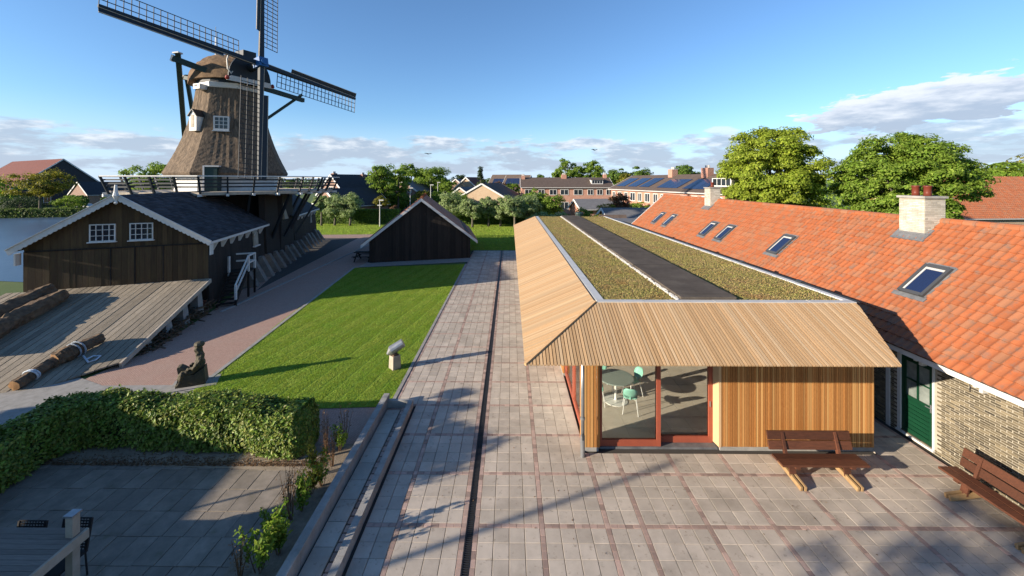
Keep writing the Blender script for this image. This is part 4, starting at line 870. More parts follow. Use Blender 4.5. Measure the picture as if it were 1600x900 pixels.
# ================================================================ SAWMILL SHED, RAMP, LOGS
CR = Vector((-15.8, 21.45)); CL = Vector((-22.85, 18.53)); ta = (CL - CR).normalized(); WS = (CL - CR).length; sd = Vector((-.237, .972))
def S(a, b, z): q = CR + ta * a + sd * b; return Vector((q.x, q.y, z))
EH, RH = 3.67, 6.15
sh = empty('sawmill_shed', S(WS / 2, 0, 0), 'dark plank sawmill shed with white scalloped bargeboards and two white windows', 'shed')
def shedprofile(z):   # half inset of the battered wall at height z
    return .35 - .16 * (1 - min(z, EH) / EH)
B0, B1 = .35, 9.0
def prism(a0, a1, z0, z1, b0, b1, name, m, par):
    return MB().hexa([S(a0, b0, z0), S(a1, b0, z0), S(a1, b1, z0), S(a0, b1, z0), S(a0, b0, z1), S(a1, b0, z1), S(a1, b1, z1), S(a0, b1, z1)]).build(name, m, par)
mb = MB(); mb.ext([S(.3, B0 + .05, 0), S(WS - .3, B0 + .05, 0), S(WS - .36, B0 + .05, EH - .1), S(WS / 2, B0 + .05, RH - .15), S(.36, B0 + .05, EH - .1)], S(0, .1, 0) - S(0, 0, 0)); mb.build('gable_core', M['blackwood'], sh)
def zroof(a): return EH + (RH - EH) * (1 - abs(a - WS / 2) / (WS / 2)) - .1
a = .22
while a < WS - .24:
    wd = random.uniform(.2, .27); a2 = min(a + wd, WS - .22); o_ = random.uniform(0, .012)
    # lower boards (door leaves) stand proud of the upper boards
    MB().hexa([S(a, B0 - .04 - o_, 1.4), S(a2 - .008, B0 - .04 - o_, 1.4), S(a2 - .008, B0 + .02, 1.4), S(a, B0 + .02, 1.4), S(a, B0 - .04 - o_, 3.52), S(a2 - .008, B0 - .04 - o_, 3.52), S(a2 - .008, B0 + .02, 3.52), S(a, B0 + .02, 3.52)]).build('wall_plank', M['brownwood'], sh)
    MB().hexa([S(a, B0 - o_, 3.52), S(a2 - .006, B0 - o_, 3.52), S(a2 - .006, B0 + .05, 3.52), S(a, B0 + .05, 3.52), S(a, B0 - o_, max(zroof(a), 3.53)), S(a2 - .006, B0 - o_, max(zroof(a2), 3.53)), S(a2 - .006, B0 + .05, max(zroof(a2), 3.53)), S(a, B0 + .05, max(zroof(a), 3.53))]).build('wall_plank', M['brownwood'], sh); a = a2
prism(.3, WS - .3, 3.50, 3.56, B0 - .09, B0 - .03, 'door_rail', M['blackwood'], sh)
for aa in (2.1, 3.25, 4.2): prism(aa, aa + .05, 1.55, 3.5, B0 - .075, B0 - .05, 'door_edge', M['blackwood'], sh)
for (a0, a1) in ((2.55, 3.5), (4.05, 5.05)):
    z0, z1 = 3.86, 4.72; f = MB()
    def fr(aa, ab, za, zb, b0=B0 - .06, b1=B0 + .02): f.hexa([S(aa, b0, za), S(ab, b0, za), S(ab, b1, za), S(aa, b1, za), S(aa, b0, zb), S(ab, b0, zb), S(ab, b1, zb), S(aa, b1, zb)])
    fr(a0, a0 + .05, z0, z1); fr(a1 - .05, a1, z0, z1); fr(a0 + .05, a1 - .05, z0, z0 + .05); fr(a0 + .05, a1 - .05, z1 - .05, z1)
    for i in (1, 2, 3): fr(a0 + (a1 - a0) * i / 4 - .015, a0 + (a1 - a0) * i / 4 + .015, z0 + .05, z1 - .05, B0 - .05)
    for i in (1, 2): fr(a0 + .05, a1 - .05, z0 + (z1 - z0) * i / 3 - .013, z0 + (z1 - z0) * i / 3 + .013, B0 - .045)
    wo_ = f.build('window', M['white'], sh)
    for i in range(4):
        for j in range(3): prism(a0 + (a1 - a0) * i / 4 + .03, a0 + (a1 - a0) * (i + 1) / 4 - .03, z0 + (z1 - z0) * j / 3 + .03, z0 + (z1 - z0) * (j + 1) / 3 - .03, B0 - .03, B0 - .015, 'pane', M['pane'], wo_)
    prism(a0 - .06, a1 + .06, z0 - .05, z0, B0 - .12, B0 - .02, 'sill', M['white'], wo_)
# right side wall
for i in range(36):
    b0 = B0 + i * (B1 - B0 - 0) / 36; b1 = b0 + (B1 - B0) / 36 - .006
    MB().hexa([S(.14, b0, .2), S(.14, b1, .2), S(.3, b1, .2), S(.3, b0, .2), S(.34, b0, EH - .05), S(.34, b1, EH - .05), S(.5, b1, EH - .05), S(.5, b0, EH - .05)]).build('wall_plank', M['blackwood'], sh)
prism(WS - .4, WS - .3, 0, EH - .1, B0 + .1, B1, 'side_wall', M['blackwood'], sh)
# roof with shingle courses
rs_ = MB(); NCO = 20
for side in (0, 1):
    sg = 1 if side == 0 else -1; a_e = -.02 if side == 0 else WS + .02
    def RPt(t, b, up=0.0): aa = a_e + (WS / 2 - a_e) * t; return S(aa, b, EH + (RH - EH) * t + up)
    MB().hexa([RPt(0, -.05, -.1), RPt(0, B1 + .2, -.1), RPt(1, B1 + .2, -.1), RPt(1, -.05, -.1), RPt(0, -.05), RPt(0, B1 + .2), RPt(1, B1 + .2), RPt(1, -.05)]).build('roof', M['shingle'], sh)
    for r in range(NCO):
        t0 = r / NCO; t1 = (r + 1.15) / NCO; b = -.06 - random.random() * .3
        while b < B1 + .2:
            b2 = b + random.uniform(.28, .36); bb0, bb1 = max(b, -.06), min(b2 - .008, B1 + .2)
            if bb1 > bb0: rs_.hexa([RPt(t0, bb0, .005), RPt(t0, bb1, .005), RPt(min(t1, 1), bb1, .0), RPt(min(t1, 1), bb0, .0), RPt(t0, bb0, .03 + random.random() * .008), RPt(t0, bb1, .03 + random.random() * .008), RPt(min(t1, 1), bb1, .008), RPt(min(t1, 1), bb0, .008)])
            b = b2
    # scalloped bargeboard
    poly = [RPt(-.02, -.1, .06), RPt(1, -.1, .06)]; nb = 22
    for k in range(nb * 4, -1, -1): t = k / (nb * 4) * .985 - 0.0; poly.append(RPt(t, -.1, -.2 - .05 * abs(math.sin(k / 4 * math.pi))))
    MB().ext(poly, S(0, .04, 0) - S(0, 0, 0)).build('bargeboard', M['white'], sh)
    MB().bar(RPt(-.02, -.12, .08), RPt(1, -.12, .08), .1, .03).build('barge_cap', M['white'], sh)
    e0 = -.02 if side == 0 else WS - .12
    prism(e0 + .05, e0 + .11, EH - .75, EH - .2, B0 - .2, B0 + .1, 'corner_bracket', M['white'], sh)
o = rs_.build('shingle', M['shingle'], sh); o['kind'] = 'stuff'
fa = S(WS / 2, -.1, RH - .45); mb = MB(); mb.lathe(fa, [(.03, 0), (.09, .07), (.05, .17), (.09, .3), (.14, .42), (.08, .6), (.055, .92), (.045, .96)], 8); mb.build('finial', M['white'], sh)
prism(-.04, .02, EH - .16, EH - .03, -.05, B1 + .2, 'eave_board', M['white'], sh)
for i in range(7):
    b = .9 + i * 1.2; MB().hexa([S(-.02, b, EH - .55), S(.33, b, EH - .55), S(.33, b + .08, EH - .55), S(-.02 + .3, b + .08, EH - .55), S(-.02, b, EH - .16), S(.33, b, EH - .16), S(.33, b + .08, EH - .16), S(-.02, b + .08, EH - .16)] if 0 else [S(.22, b, EH - .6), S(.36, b, EH - .6), S(.36, b + .09, EH - .6), S(.22, b + .09, EH - .6), S(.0, b, EH - .16), S(.36, b, EH - .16), S(.36, b + .09, EH - .16), S(.0, b + .09, EH - .16)]).build('eave_bracket', M['white'], sh)
MB().hexa([S(.2, 6.9, 2.35), S(.2, 7.7, 2.35), S(.4, 7.7, 2.35), S(.4, 6.9, 2.35), S(.24, 6.9, 3.25), S(.24, 7.7, 3.25), S(.4, 7.7, 3.25), S(.4, 6.9, 3.25)]).build('window', M['cream'], sh)
prism(.1, .3, 2.28, 2.35, 6.8, 7.8, 'sill', M['white'], sh)
# stone footing blocks along the mill and sheds
for i in range(15):
    b = 4.6 + i * 1.5
    if 8 < i < 0: continue
    q = S(-.05, b, 0); mb = MB(); h_ = random.uniform(1.15, 1.5)
    mb.hexa([S(-.75, b, -.05), S(.35, b, -.05), S(.35, b + .55, -.05), S(-.75, b + .55, -.05), S(-.02, b + .04, h_), S(.35, b + .04, h_), S(.35, b + .5, h_), S(-.02, b + .5, h_)])
    tag(mb.build('stone_buttress', M['stone']), 'sloping grey stone buttress block at the foot of the black mill wall', 'stone block', 'stone blocks along the mill wall')
# rear shed
mb = MB(); 
rr = empty('rear_shed', S(WS / 2, 22, 0), 'black plank rear shed with dark roof beyond the windmill base', 'shed')
for i in range(34):
    b0 = 17 + i * 9.0 / 34; b1 = b0 + 9.0 / 34 - .006; MB().hexa([S(.1, b0, .5), S(.1, b1, .5), S(.3, b1, .5), S(.3, b0, .5), S(.34, b0, EH - .05), S(.34, b1, EH - .05), S(.5, b1, EH - .05), S(.5, b0, EH - .05)]).build('wall_plank', M['blackwood'], rr)
mb = MB(); mb.ext([S(.12, 26, 0), S(WS - .3, 26, 0), S(WS - .36, 26, EH - .1), S(WS / 2, 26, RH - .15), S(.34, 26, EH - .1)], S(0, .1, 0) - S(0, 0, 0)); mb.build('gable_wall', M['blackwood'], rr)
for sgn in (0, 1):
    ae = -.02 if sgn == 0 else WS + .02
    MB().hexa([S(ae, 15.5, EH - .1), S(ae, 26.4, EH - .1), S(WS / 2, 26.4, RH - .1), S(WS / 2, 15.5, RH - .1), S(ae, 15.5, EH), S(ae, 26.4, EH), S(WS / 2, 26.4, RH), S(WS / 2, 15.5, RH)]).build('roof', M['shingle'], rr)
prism(-.04, .02, EH - .16, EH - .03, 16, 26.4, 'eave_board', M['white'], rr)
for i in range(7): b = 17 + i * 1.35; MB().hexa([S(.22, b, EH - .6), S(.36, b, EH - .6), S(.36, b + .09, EH - .6), S(.22, b + .09, EH - .6), S(.0, b, EH - .16), S(.36, b, EH - .16), S(.36, b + .09, EH - .16), S(.0, b + .09, EH - .16)]).build('eave_bracket', M['white'], rr)
MB().hexa([S(.18, 23.2, 2.3), S(.18, 23.9, 2.3), S(.4, 23.9, 2.3), S(.4, 23.2, 2.3), S(.22, 23.5, 3.2), S(.22, 23.6, 3.2), S(.4, 23.6, 3.2), S(.4, 23.5, 3.2)]).build('window', M['cream'], rr)
# ramp
RT = S(.15, .3, 1.66); RB = Vector((-14.35, 14.9, .2)); dv = (RB - RT); tl_ = S(WS + 1.5, .3, 1.66)
rm = empty('log_ramp', (-16, 18, 0), 'grey plank log ramp sloping down from the shed doors', 'ramp')
across = Vector((ta.x, ta.y, 0)); NPL = 30; pw = .262
endA, endB = Vector((-14.35, 14.9)), Vector((-15.07, 14.0)); ed = (endB - endA)
for i in range(NPL):
    for (j0, j1) in ((0, 1),):
        s0 = i * pw; P0 = RT + across * s0; P1 = RT + across * (s0 + pw - .03); res = []
        for P in (P0, P1):
            # along dv until the skew end line
            den = dv.x * ed.y - dv.y * ed.x; t = ((endA.x - P.x) * ed.y - (endA.y - P.y) * ed.x) / den; t = max(.5, min(t, 1.55)); res.append(P + dv * t)
        up = Vector((0, 0, .05)); zj = Vector((0, 0, random.gauss(0, .004)))
        MB().hexa([P0 - up + zj, res[0] - up + zj, res[1] - up + zj, P1 - up + zj, P0 + zj, res[0] + zj, res[1] + zj, P1 + zj]).build('plank', M['plank'], rm)
MB().bar(RT + Vector((.06, 0, -.11)), RB + Vector((.06, 0, -.11)), .08, .2).build('edge_beam', M['palewood'], rm)
for f, hh in ((.1, 0), (.3, 0), (.5, 0), (.72, 0)):
    q = RT.lerp(RB, f) + across * .25; MB().hexa([(q.x - .28, q.y - .2, -.02), (q.x + .22, q.y - .2, -.02), (q.x + .22, q.y + .2, -.02), (q.x - .28, q.y + .2, -.02), (q.x - .15, q.y - .12, q.z - .14), (q.x + .1, q.y - .12, q.z - .14), (q.x + .1, q.y + .12, q.z - .14), (q.x - .15, q.y + .12, q.z - .14)]).build('support_post', M['concrete'], rm)
MB().ext([RT + across * .9 - Vector((0, 0, .1)), RT.lerp(RB, .8) + across * .9 - Vector((0, 0, .1)), Vector((*(RT.lerp(RB, .8) + across * .9).to_2d(), -.02)), Vector((*(RT + across * .9).to_2d(), -.02))], across * .1).build('back_board', M['blackwood'], rm)
mbj = MB()
for i in range(420):
    f = random.random() * .85; q = RT.lerp(RB, f) + across * random.uniform(-.35, .75); z = random.uniform(0, max(.05, (1.5 * (1 - f)) * .35)); a = random.uniform(0, 6.28); l = random.uniform(.1, .45)
    mbj.bar((q.x, q.y, z), (q.x + math.cos(a) * l, q.y + math.sin(a) * l, z + random.uniform(-.05, .12)), .05 * random.random() + .015, .04)
tag(mbj.build('wood_scrap', M['bark']), 'heap of dark wood scraps and rubble under the ramp', 'scrap', kind='stuff')
q = G(305, 485); MB().tube([(q.x - .2, q.y + .3, .25), (q.x + .5, q.y - .1, .25)], .3, 12).build('drum', M['pot'], rm)
def log(pts, rad, name, label, cat='log', nk=0, strap=()):
    e = empty(name, pts[0], label, cat, 'logs on the ramp'); n = 14; P = [Vector(p) for p in pts]; m = 26; base = []
    mb = MB(); path = []; rr_ = []
    for i in range(m + 1):
        t = i / m * (len(P) - 1); k = min(int(t), len(P) - 2); path.append(P[k].lerp(P[k + 1], t - k)); u = i / m; rr_.append(np.interp(u, np.linspace(0, 1, len(rad)), rad) * (1 + random.gauss(0, .04)))
    mb.tube(path, rr_, n, False)
    for vi in range(len(mb.v)):
        i, j = divmod(vi, n); c = path[i]; v = Vector(mb.v[vi]); mb.v[vi] = tuple(c + (v - c) * (1 + .10 * math.sin(j * 2.4 + i * .35) + random.gauss(0, .045)))
    body = mb.build('bark', M['bark'], e, False)
    for i0, s in ((0, -1), (m, 1)):
        c = path[i0]; ring = [Vector(mb.v[i0 * n + j]) for j in range(n)]; dd = (path[1] - path[0]).normalized() * (-.02 if s < 0 else .02)
        MB().add([c + dd] + ring, [(0, 1 + j, 1 + (j + 1) % n) for j in range(n)]).build('cut_end', M['cutwood'], e)
    for u in strap:
        for du in (0, .035):
            k = min(m - 1, int((u + du) * m)); c = path[k]; d = (path[k + 1] - path[k]).normalized(); s1 = d.orthogonal().normalized(); s2 = d.cross(s1); MB().tube([c + (s1 * math.cos(a) + s2 * math.sin(a)) * (rr_[k] * 1.17) + d * .04 * math.sin(a) for a in np.linspace(0, 6.283, 17)], .028, 6, False).build('strap', M['rope'], e)
    return e
def RMP(px, py, up=0.0):
    nrm = across.cross(dv).normalized(); nrm = nrm if nrm.z > 0 else -nrm; o = Vector((0, 0, H)); d = ray(px, py); p0 = RT + nrm * up; t = (p0 - o).dot(nrm) / d.dot(nrm); return o + d * t
log([RMP(22, 603, .17), RMP(75, 570, .18), RMP(110, 552, .22)], [.17, .18, .2], 'log', 'bark-covered log strapped near its cut end at the foot of the ramp', strap=(.25,))
log([RMP(85, 562, .26), RMP(115, 548, .26), RMP(158, 528, .2)], [.2, .29, .2, .19], 'log', 'thick gnarled log bound with pale blue straps beside the ramp edge', strap=(.5, .58))
log([RMP(-70, 520, .3), RMP(20, 482, .3), RMP(78, 453, .3)], [.4, .36, .36, .3], 'log', 'large dark log lying highest on the ramp near the shed doors'); log([RMP(-70, 552, .3), RMP(20, 500, .3), RMP(100, 460, .28)], [.36, .34, .34, .25], 'log', 'long dark log lying below the large one on the ramp')
e_ = RMP(143, 560, .03); tag(MB().tube([RMP(130, 556, .04), RMP(138, 566, .04), RMP(150, 562, .03), RMP(157, 556, .03), RMP(146, 556, .05), RMP(136, 561, .05)], .03, 6).build('strap_end', M['rope']), 'loose end of pale strap lying on ramp planks', 'strap')
# stairs with white railing at the shed side
stt = empty('side_stairs', S(-.6, 1.3, 0), 'dark wooden steps with white handrails against the black shed side', 'stairs')
def T(px, py, Y): return AY(px, py, Y)
b0 = 1.2
for i in range(8):
    z = .17 + i * .17; MB().hexa([S(-.1 - .0, .5 + i * .22, z - .04), S(-.95, .5 + i * .22, z - .04), S(-.95, .78 + i * .22, z - .04), S(-.1, .78 + i * .22, z - .04), S(-.1, .5 + i * .22, z), S(-.95, .5 + i * .22, z), S(-.95, .78 + i * .22, z), S(-.1, .78 + i * .22, z)]).build('step', M['blackwood'], stt)
MB().hexa([S(.05, 2.25, 1.46), S(-1.0, 2.25, 1.46), S(-1.0, 3.35, 1.46), S(.05, 3.35, 1.46), S(.05, 2.25, 1.52), S(-1.0, 2.25, 1.52), S(-1.0, 3.35, 1.52), S(.05, 3.35, 1.52)]).build('landing', M['blackwood'], stt)
for a_ in (-.12, -.93): MB().bar(S(a_, .45, .05), S(a_, 2.3, 1.48), .06, .2).build('stringer', M['blackwood'], stt)
for (a_, b_, z0, z1) in ((-.97, .5, .0, .35), (-.97, 2.3, 0, 1.5), (-.97, 3.3, 0, 1.5)): MB().bar(S(a_, b_, z0), S(a_, b_, z1), .09, .09, (1, 0, 0)).build('post_foot', M['blackwood'], stt)
for (a_, b_, z0, z1) in ((-.97, .5, .35, 1.15), (-.97, 2.3, 1.5, 2.45), (-.97, 3.3, 1.5, 2.45), (.0, 2.3, 1.3, 2.45)): MB().bar(S(a_, b_, z0), S(a_, b_, z1), .1, .1, (1, 0, 0)).build('rail_post', M['white'], stt)
for dz_ in (0, -.42):
    MB().bar(S(-.97, .45, 1.13 + dz_), S(-.97, 2.3, 2.42 + dz_), .06, .09).build('handrail', M['white'], stt); MB().bar(S(-.97, 2.3, 2.42 + dz_), S(-.97, 3.35, 2.42 + dz_), .06, .09).build('handrail', M['white'], stt); MB().bar(S(.0, 3.3, 2.42 + dz_), S(-.97, 3.3, 2.42 + dz_), .06, .09).build('handrail', M['white'], stt)

# ================================================================ WINDMILL
MC = Vector((-23.0, 33.5, 0)); wm_ = empty('windmill', MC, 'thatched octagonal windmill with lattice sails and a railed stage', 'windmill')
tocam = math.atan2(-MC.y, -MC.x); vr = tocam + R(11)       # one octagon edge faces right of the viewer
NS = Vector((.888, -.46, 0)).normalized(); LS = Vector((-.46, -.888, 0)).normalized()
MB().lathe(MC, [(4.15, 0), (4.25, 5.7)], 8, vr).build('lower_body', M['blackwood'], wm_)
MB().lathe(MC, [(3.65, 6.05), (3.55, 7.6)], 8, vr).build('plinth_wall', M['white'], wm_)
def octring(prof, jitter, sub, thick=.0):
    V = []; n = 8 * sub; cj = [random.gauss(0, jitter) for _ in range(n)]
    for (r, z) in prof:
        for j in range(n):
            k, u = divmod(j, sub); u /= sub; a0, a1 = vr + k * math.pi / 4, vr + (k + 1) * math.pi / 4
            p = Vector((math.cos(a0), math.sin(a0), 0)).lerp(Vector((math.cos(a1), math.sin(a1), 0)), u)
            V.append(MC + p * (r + cj[j] + random.gauss(0, jitter * .5)) + Vector((0, 0, z + cj[j] * .5)))
    Fc = [(i * n + j, i * n + (j + 1) % n, (i + 1) * n + (j + 1) % n, (i + 1) * n + j) for i in range(len(prof) - 1) for j in range(n)]
    return V, Fc
prof = [(3.75, 7.42), (4.28, 7.25), (4.38, 7.45)]
for i in range(1, 46):
    t = i / 45; z = 7.45 + t * 6.85; r = 2.3 + (4.38 - 2.3) * (.72 * (1 - t) ** 2.1 + .28 * (1 - t)); prof.append((r, z))
V, Fc = octring(prof, .011, 14); raw('thatch', V, Fc, M['thatch'], wm_, False)
MB().lathe(MC, [(2.38, 14.05), (2.42, 14.1), (2.45, 14.45), (2.3, 14.5)], 8, vr).build('white_band', M['white'], wm_)
MB().lathe(MC, [(2.3, 14.48), (2.3, 14.75)], 24).build('curb_ring', M['millwood'], wm_)
# cap: boat-shaped thatched dome, axis NS
V = []; Fc = []; nu, nv = 40, 14
for i in range(nv + 1):
    ph = i / nv * math.pi / 2
    for j in range(nu):
        a = j / nu * 2 * math.pi; ca, sa = math.cos(a), math.sin(a); lx = 3.2
        rx = math.copysign(abs(ca) ** .85, ca) * lx * math.cos(ph) ** .72; ry = math.copysign(abs(sa) ** .85, sa) * (2.6 - (.9 * ca if ca > 0 else 0)) * math.cos(ph) ** .72; z = 14.62 + 2.25 * math.sin(ph) ** .95 + (.12 * (1 if ca > 0 else 0))
        rx = min(rx, 2.7)
        V.append(MC + NS * (rx + random.gauss(0, .02)) + LS * (ry + random.gauss(0, .02)) + Vector((0, 0, z + random.gauss(0, .02))))
for i in range(nv):
    for j in range(nu): Fc.append((i * nu + j, i * nu + (j + 1) % nu, (i + 1) * nu + (j + 1) % nu, (i + 1) * nu + j))
Fc.append(tuple(reversed(range(nu)))); raw('cap', V, Fc, M['capthatch'], wm_, False)
mb = MB(); mb.ext([MC + NS * 2.68 + LS * (1.65 * math.cos(a)) + Vector((0, 0, 14.6 + 2.15 * max(0, math.sin(a)) ** .9)) for a in np.linspace(0, math.pi, 17)], NS * .12); mb.build('cap_front', M['millwood'], wm_)
mb = MB(); mb.ext([MC + NS * 2.82 + LS * a + Vector((0, 0, z)) for a, z in ((1.8, 14.45), (-1.8, 14.45), (-1.5, 14.85), (1.5, 14.85))], NS * .06); mb.build('name_board', M['white'], wm_)
for a in (-1.75, 1.75): MB().lathe(MC + NS * 2.85 + LS * a + Vector((0, 0, 14.5)), [(.1, 0), (.16, .1), (.1, .28), (.03, .32)], 8).build('scroll_ornament', M['millred'], wm_)
MB().tube([MC + NS * 2.82 + LS * 1.5 + Vector((0, 0, z)) + LS * d for d, z in ((.1, 16.6), (.25, 16.0), (.2, 15.3), (-.05, 15.0), (-.15, 15.2))], .05, 6).build('scroll_ornament', M['white'], wm_)
MB().tube([MC - NS * 2.2 + Vector((0, 0, 15.6)), MC - NS * 2.2 + Vector((0, 0, 19.0))], [.07, .04], 6).tube([MC - NS * 2.2 + Vector((0, 0, 19.0)), MC - NS * 2.2 + Vector((0, 0, 19.9))], .025, 5).build('lightning_rod', M['white'], wm_)
MB().hexa([MC + NS * x + LS * y + Vector((0, 0, z)) for z in (16.6, 17.1) for (x, y) in ((1.6, -.5), (2.7, -.5), (2.7, .5), (1.6, .5))]).build('shaft_hood', M['millwood'], wm_)
# windshaft and sails
tilt = R(10); hubc = MC + NS * 4.05 + Vector((0, 0, 15.95)); ax = (NS * math.cos(tilt) + Vector((0, 0, math.sin(tilt)))).normalized(); upv = (Vector((0, 0, 1)) * math.cos(tilt) - NS * math.sin(tilt)).normalized()
MB().tube([hubc - ax * 2.9, hubc + ax * .1], .3, 12).build('windshaft', M['millwood'], wm_)
MB().bar(hubc - ax * .35, hubc + ax * .5, .7, .7, upv).build('poll_end', M['millblue'], wm_); MB().tube([hubc + ax * .5, hubc + ax * .62], .26, 8).build('poll_badge', M['millblue'], wm_)
al = R(7); Lw = 9.3
e1 = LS * math.cos(al) + upv * math.sin(al); e2 = upv * math.cos(al) - LS * math.sin(al)
for k, (dr_, tr_) in enumerate(((e1, e2), (e2, -e1), (-e1, -e2), (-e2, e1))):
    off = ax * (.12 if k % 2 else -.12); st = MB(); o0 = hubc + off
    stock = MB().hexa([o0 + dr_ * s + tr_ * y * q + ax * x * q for (s, q) in ((0, 1),) for (x, y) in ((-.16, -.16), (.16, -.16), (.16, .16), (-.16, .16))] + [o0 + dr_ * Lw + tr_ * y + ax * x for (x, y) in ((-.08, -.08), (.08, -.08), (.08, .08), (-.08, .08))]).build('sail', M['millwood'], wm_)
    def sp3(s, y, x=.0): return o0 + dr_ * s + tr_ * y + ax * (x - .10 * y * (1 if True else 0))
    for b_ in np.arange(1.5, Lw, .37): MB().bar(sp3(b_, .0), sp3(b_, 1.38), .035, .05, ax).build('sail_bar', M['millwood'], stock)
    for yy_ in (.46, .92, 1.36): MB().bar(sp3(1.5, yy_), sp3(Lw - .05, yy_), .04, .04, ax).build('sail_lath', M['millwood'], stock)
    # leading boards
    MB().hexa([o0 + dr_ * s - tr_ * y + ax * x for (s, y, x) in ((2.6, .1, .0), (Lw, .1, .0), (Lw, .46, .14), (2.6, .46, .14), (2.6, .1, .03), (Lw, .1, .03), (Lw, .46, .17), (2.6, .46, .17))]).build('leading_board', M['millwood'], stock)
    MB().bar(o0 + dr_ * 2.6 - tr_ * .49 + ax * .17, o0 + dr_ * Lw - tr_ * .49 + ax * .17, .05, .05, ax).build('edge_strip', M['palewood'], stock)
    MB().bar(o0 + dr_ * .3 - tr_ * .2 + ax * .1, o0 + dr_ * Lw - tr_ * .12 + ax * .05, .045, .045, ax).build('edge_strip', M['palewood'], stock)
# tail beams and poles
def beam(a, b, wd, m='millgreen', name='tail_beam'): return MB().bar(a, b, wd, wd * 1.2).build(name, M[m], wm_)
beam(AY(270, 91, 30.2), AY(345, 119, 31.6), .34); beam(AY(278, 83, 30.2), AY(290, 232, 34.8), .32, name='tail_pole')
beam(AY(287, 121, 34.2), AY(325, 129, 34.0), .26); beam(AY(291, 117, 34.2), AY(306, 205, 36), .24, name='tail_pole')
beam(AY(412, 138, 34.0), AY(474, 157, 38), .3); beam(AY(472, 148, 37.6), AY(418, 185, 36), .2, name='tail_pole')
MB().bar(AY(268, 90.5, 30.2), AY(271.5, 91.5, 30.25), .4, .45).bar(AY(285.5, 120.5, 34.2), AY(288, 121.5, 34.2), .32, .36).bar(AY(277.4, 82.0, 30.2), AY(277.6, 84.0, 30.2), .45, .45).build('beam_cap', M['white'], wm_)
# window, door, small hoods
def onfacet(ang, z, r):
    a = tocam + ang; return MC + Vector((math.cos(a), math.sin(a), 0)) * r + Vector((0, 0, z)), Vector((math.cos(a), math.sin(a), 0)), Vector((-math.sin(a), math.cos(a), 0))
c, nn, tt = onfacet(R(-11.5), 11.2, 2.5)
def fbox(c, nn, tt, x0, x1, z0, z1, n0, n1, name, m, par): return MB().hexa([c + tt * x + nn * n_ + Vector((0, 0, z)) for z in (z0, z1) for (x, n_) in ((x0, n0), (x1, n0), (x1, n1), (x0, n1))]).build(name, m, par)
wd_ = MB()
for (x0, x1, z0, z1) in ((-.5, -.4, -.55, .55), (.4, .5, -.55, .55), (-.4, .4, -.55, -.4), (-.4, .4, .45, .55), (-.16, -.11, -.4, .45), (.11, .16, -.4, .45), (-.4, .4, -.13, -.09), (-.4, .4, .16, .2)):
    nf2 = .42 if abs(x0) > .3 or z0 in (-.55, .45) else .40; wd_.hexa([c + tt * x + nn * n_ + Vector((0, 0, z)) for z in (z0, z1) for (x, n_) in ((x0, -.5), (x1, -.5), (x1, nf2), (x0, nf2))])
wdo = wd_.build('window', M['white'], wm_); fbox(c, nn, tt, -.4, .4, -.4, .45, -.5, .36, 'pane', M['pane'], wdo); fbox(c, nn, tt, -.55, .55, -.62, -.55, -.3, .55, 'sill', M['white'], wdo)
c, nn, tt = onfacet(R(-16), 6.1, 3.5); fbox(c, nn, tt, -.38, .38, .0, 1.75, -.4, .75, 'door', M['millgreen'], wm_); fbox(c, nn, tt, -.5, -.4, .0, 1.85, -.4, .8, 'door_frame', M['white'], wm_); fbox(c, nn, tt, -.39, .5, 1.76, 1.86, -.4, .8, 'door_frame', M['white'], wm_)
c, nn, tt = onfacet(R(-48), 11.35, 2.65); mb = MB(); mb.ext([c + tt * x + nn * .5 + Vector((0, 0, z)) for x, z in ((-.34, -.75), (.34, -.75), (.34, .4), (0, .8), (-.34, .4))], -nn * 1.1); mb.build('dormer', M['white'], wm_); mb = MB()
for s in (-1, 1): mb.bar(c + tt * .42 * s + nn * .05 + Vector((0, 0, .35)), c + nn * .05 + Vector((0, 0, .86)), 1.1, .06, (nn.cross(tt) * .0 + tt * s * .7 + Vector((0, 0, .6))).normalized())
mb.build('dormer_roof', M['millwood'], wm_); fbox(c, nn, tt, -.14, .14, -.5, .45, .5, .52, 'dormer_hatch', M['palewood'], wm_)
c, nn, tt = onfacet(R(-50), 14.05, 2.35); fbox(c, nn, tt, -.32, .32, -.22, .16, -.2, .45, 'hood_box', M['white'], wm_); fbox(c, nn, tt, -.2, .1, -.05, .1, .44, .46, 'hood_opening', M['iron'], wm_)
fbox(*onfacet(R(24), 6.1, 4.25), -.7, .7, 0, 5.4, -.4, .35, 'ladder_board', M['millwood'], wm_) if 0 else None
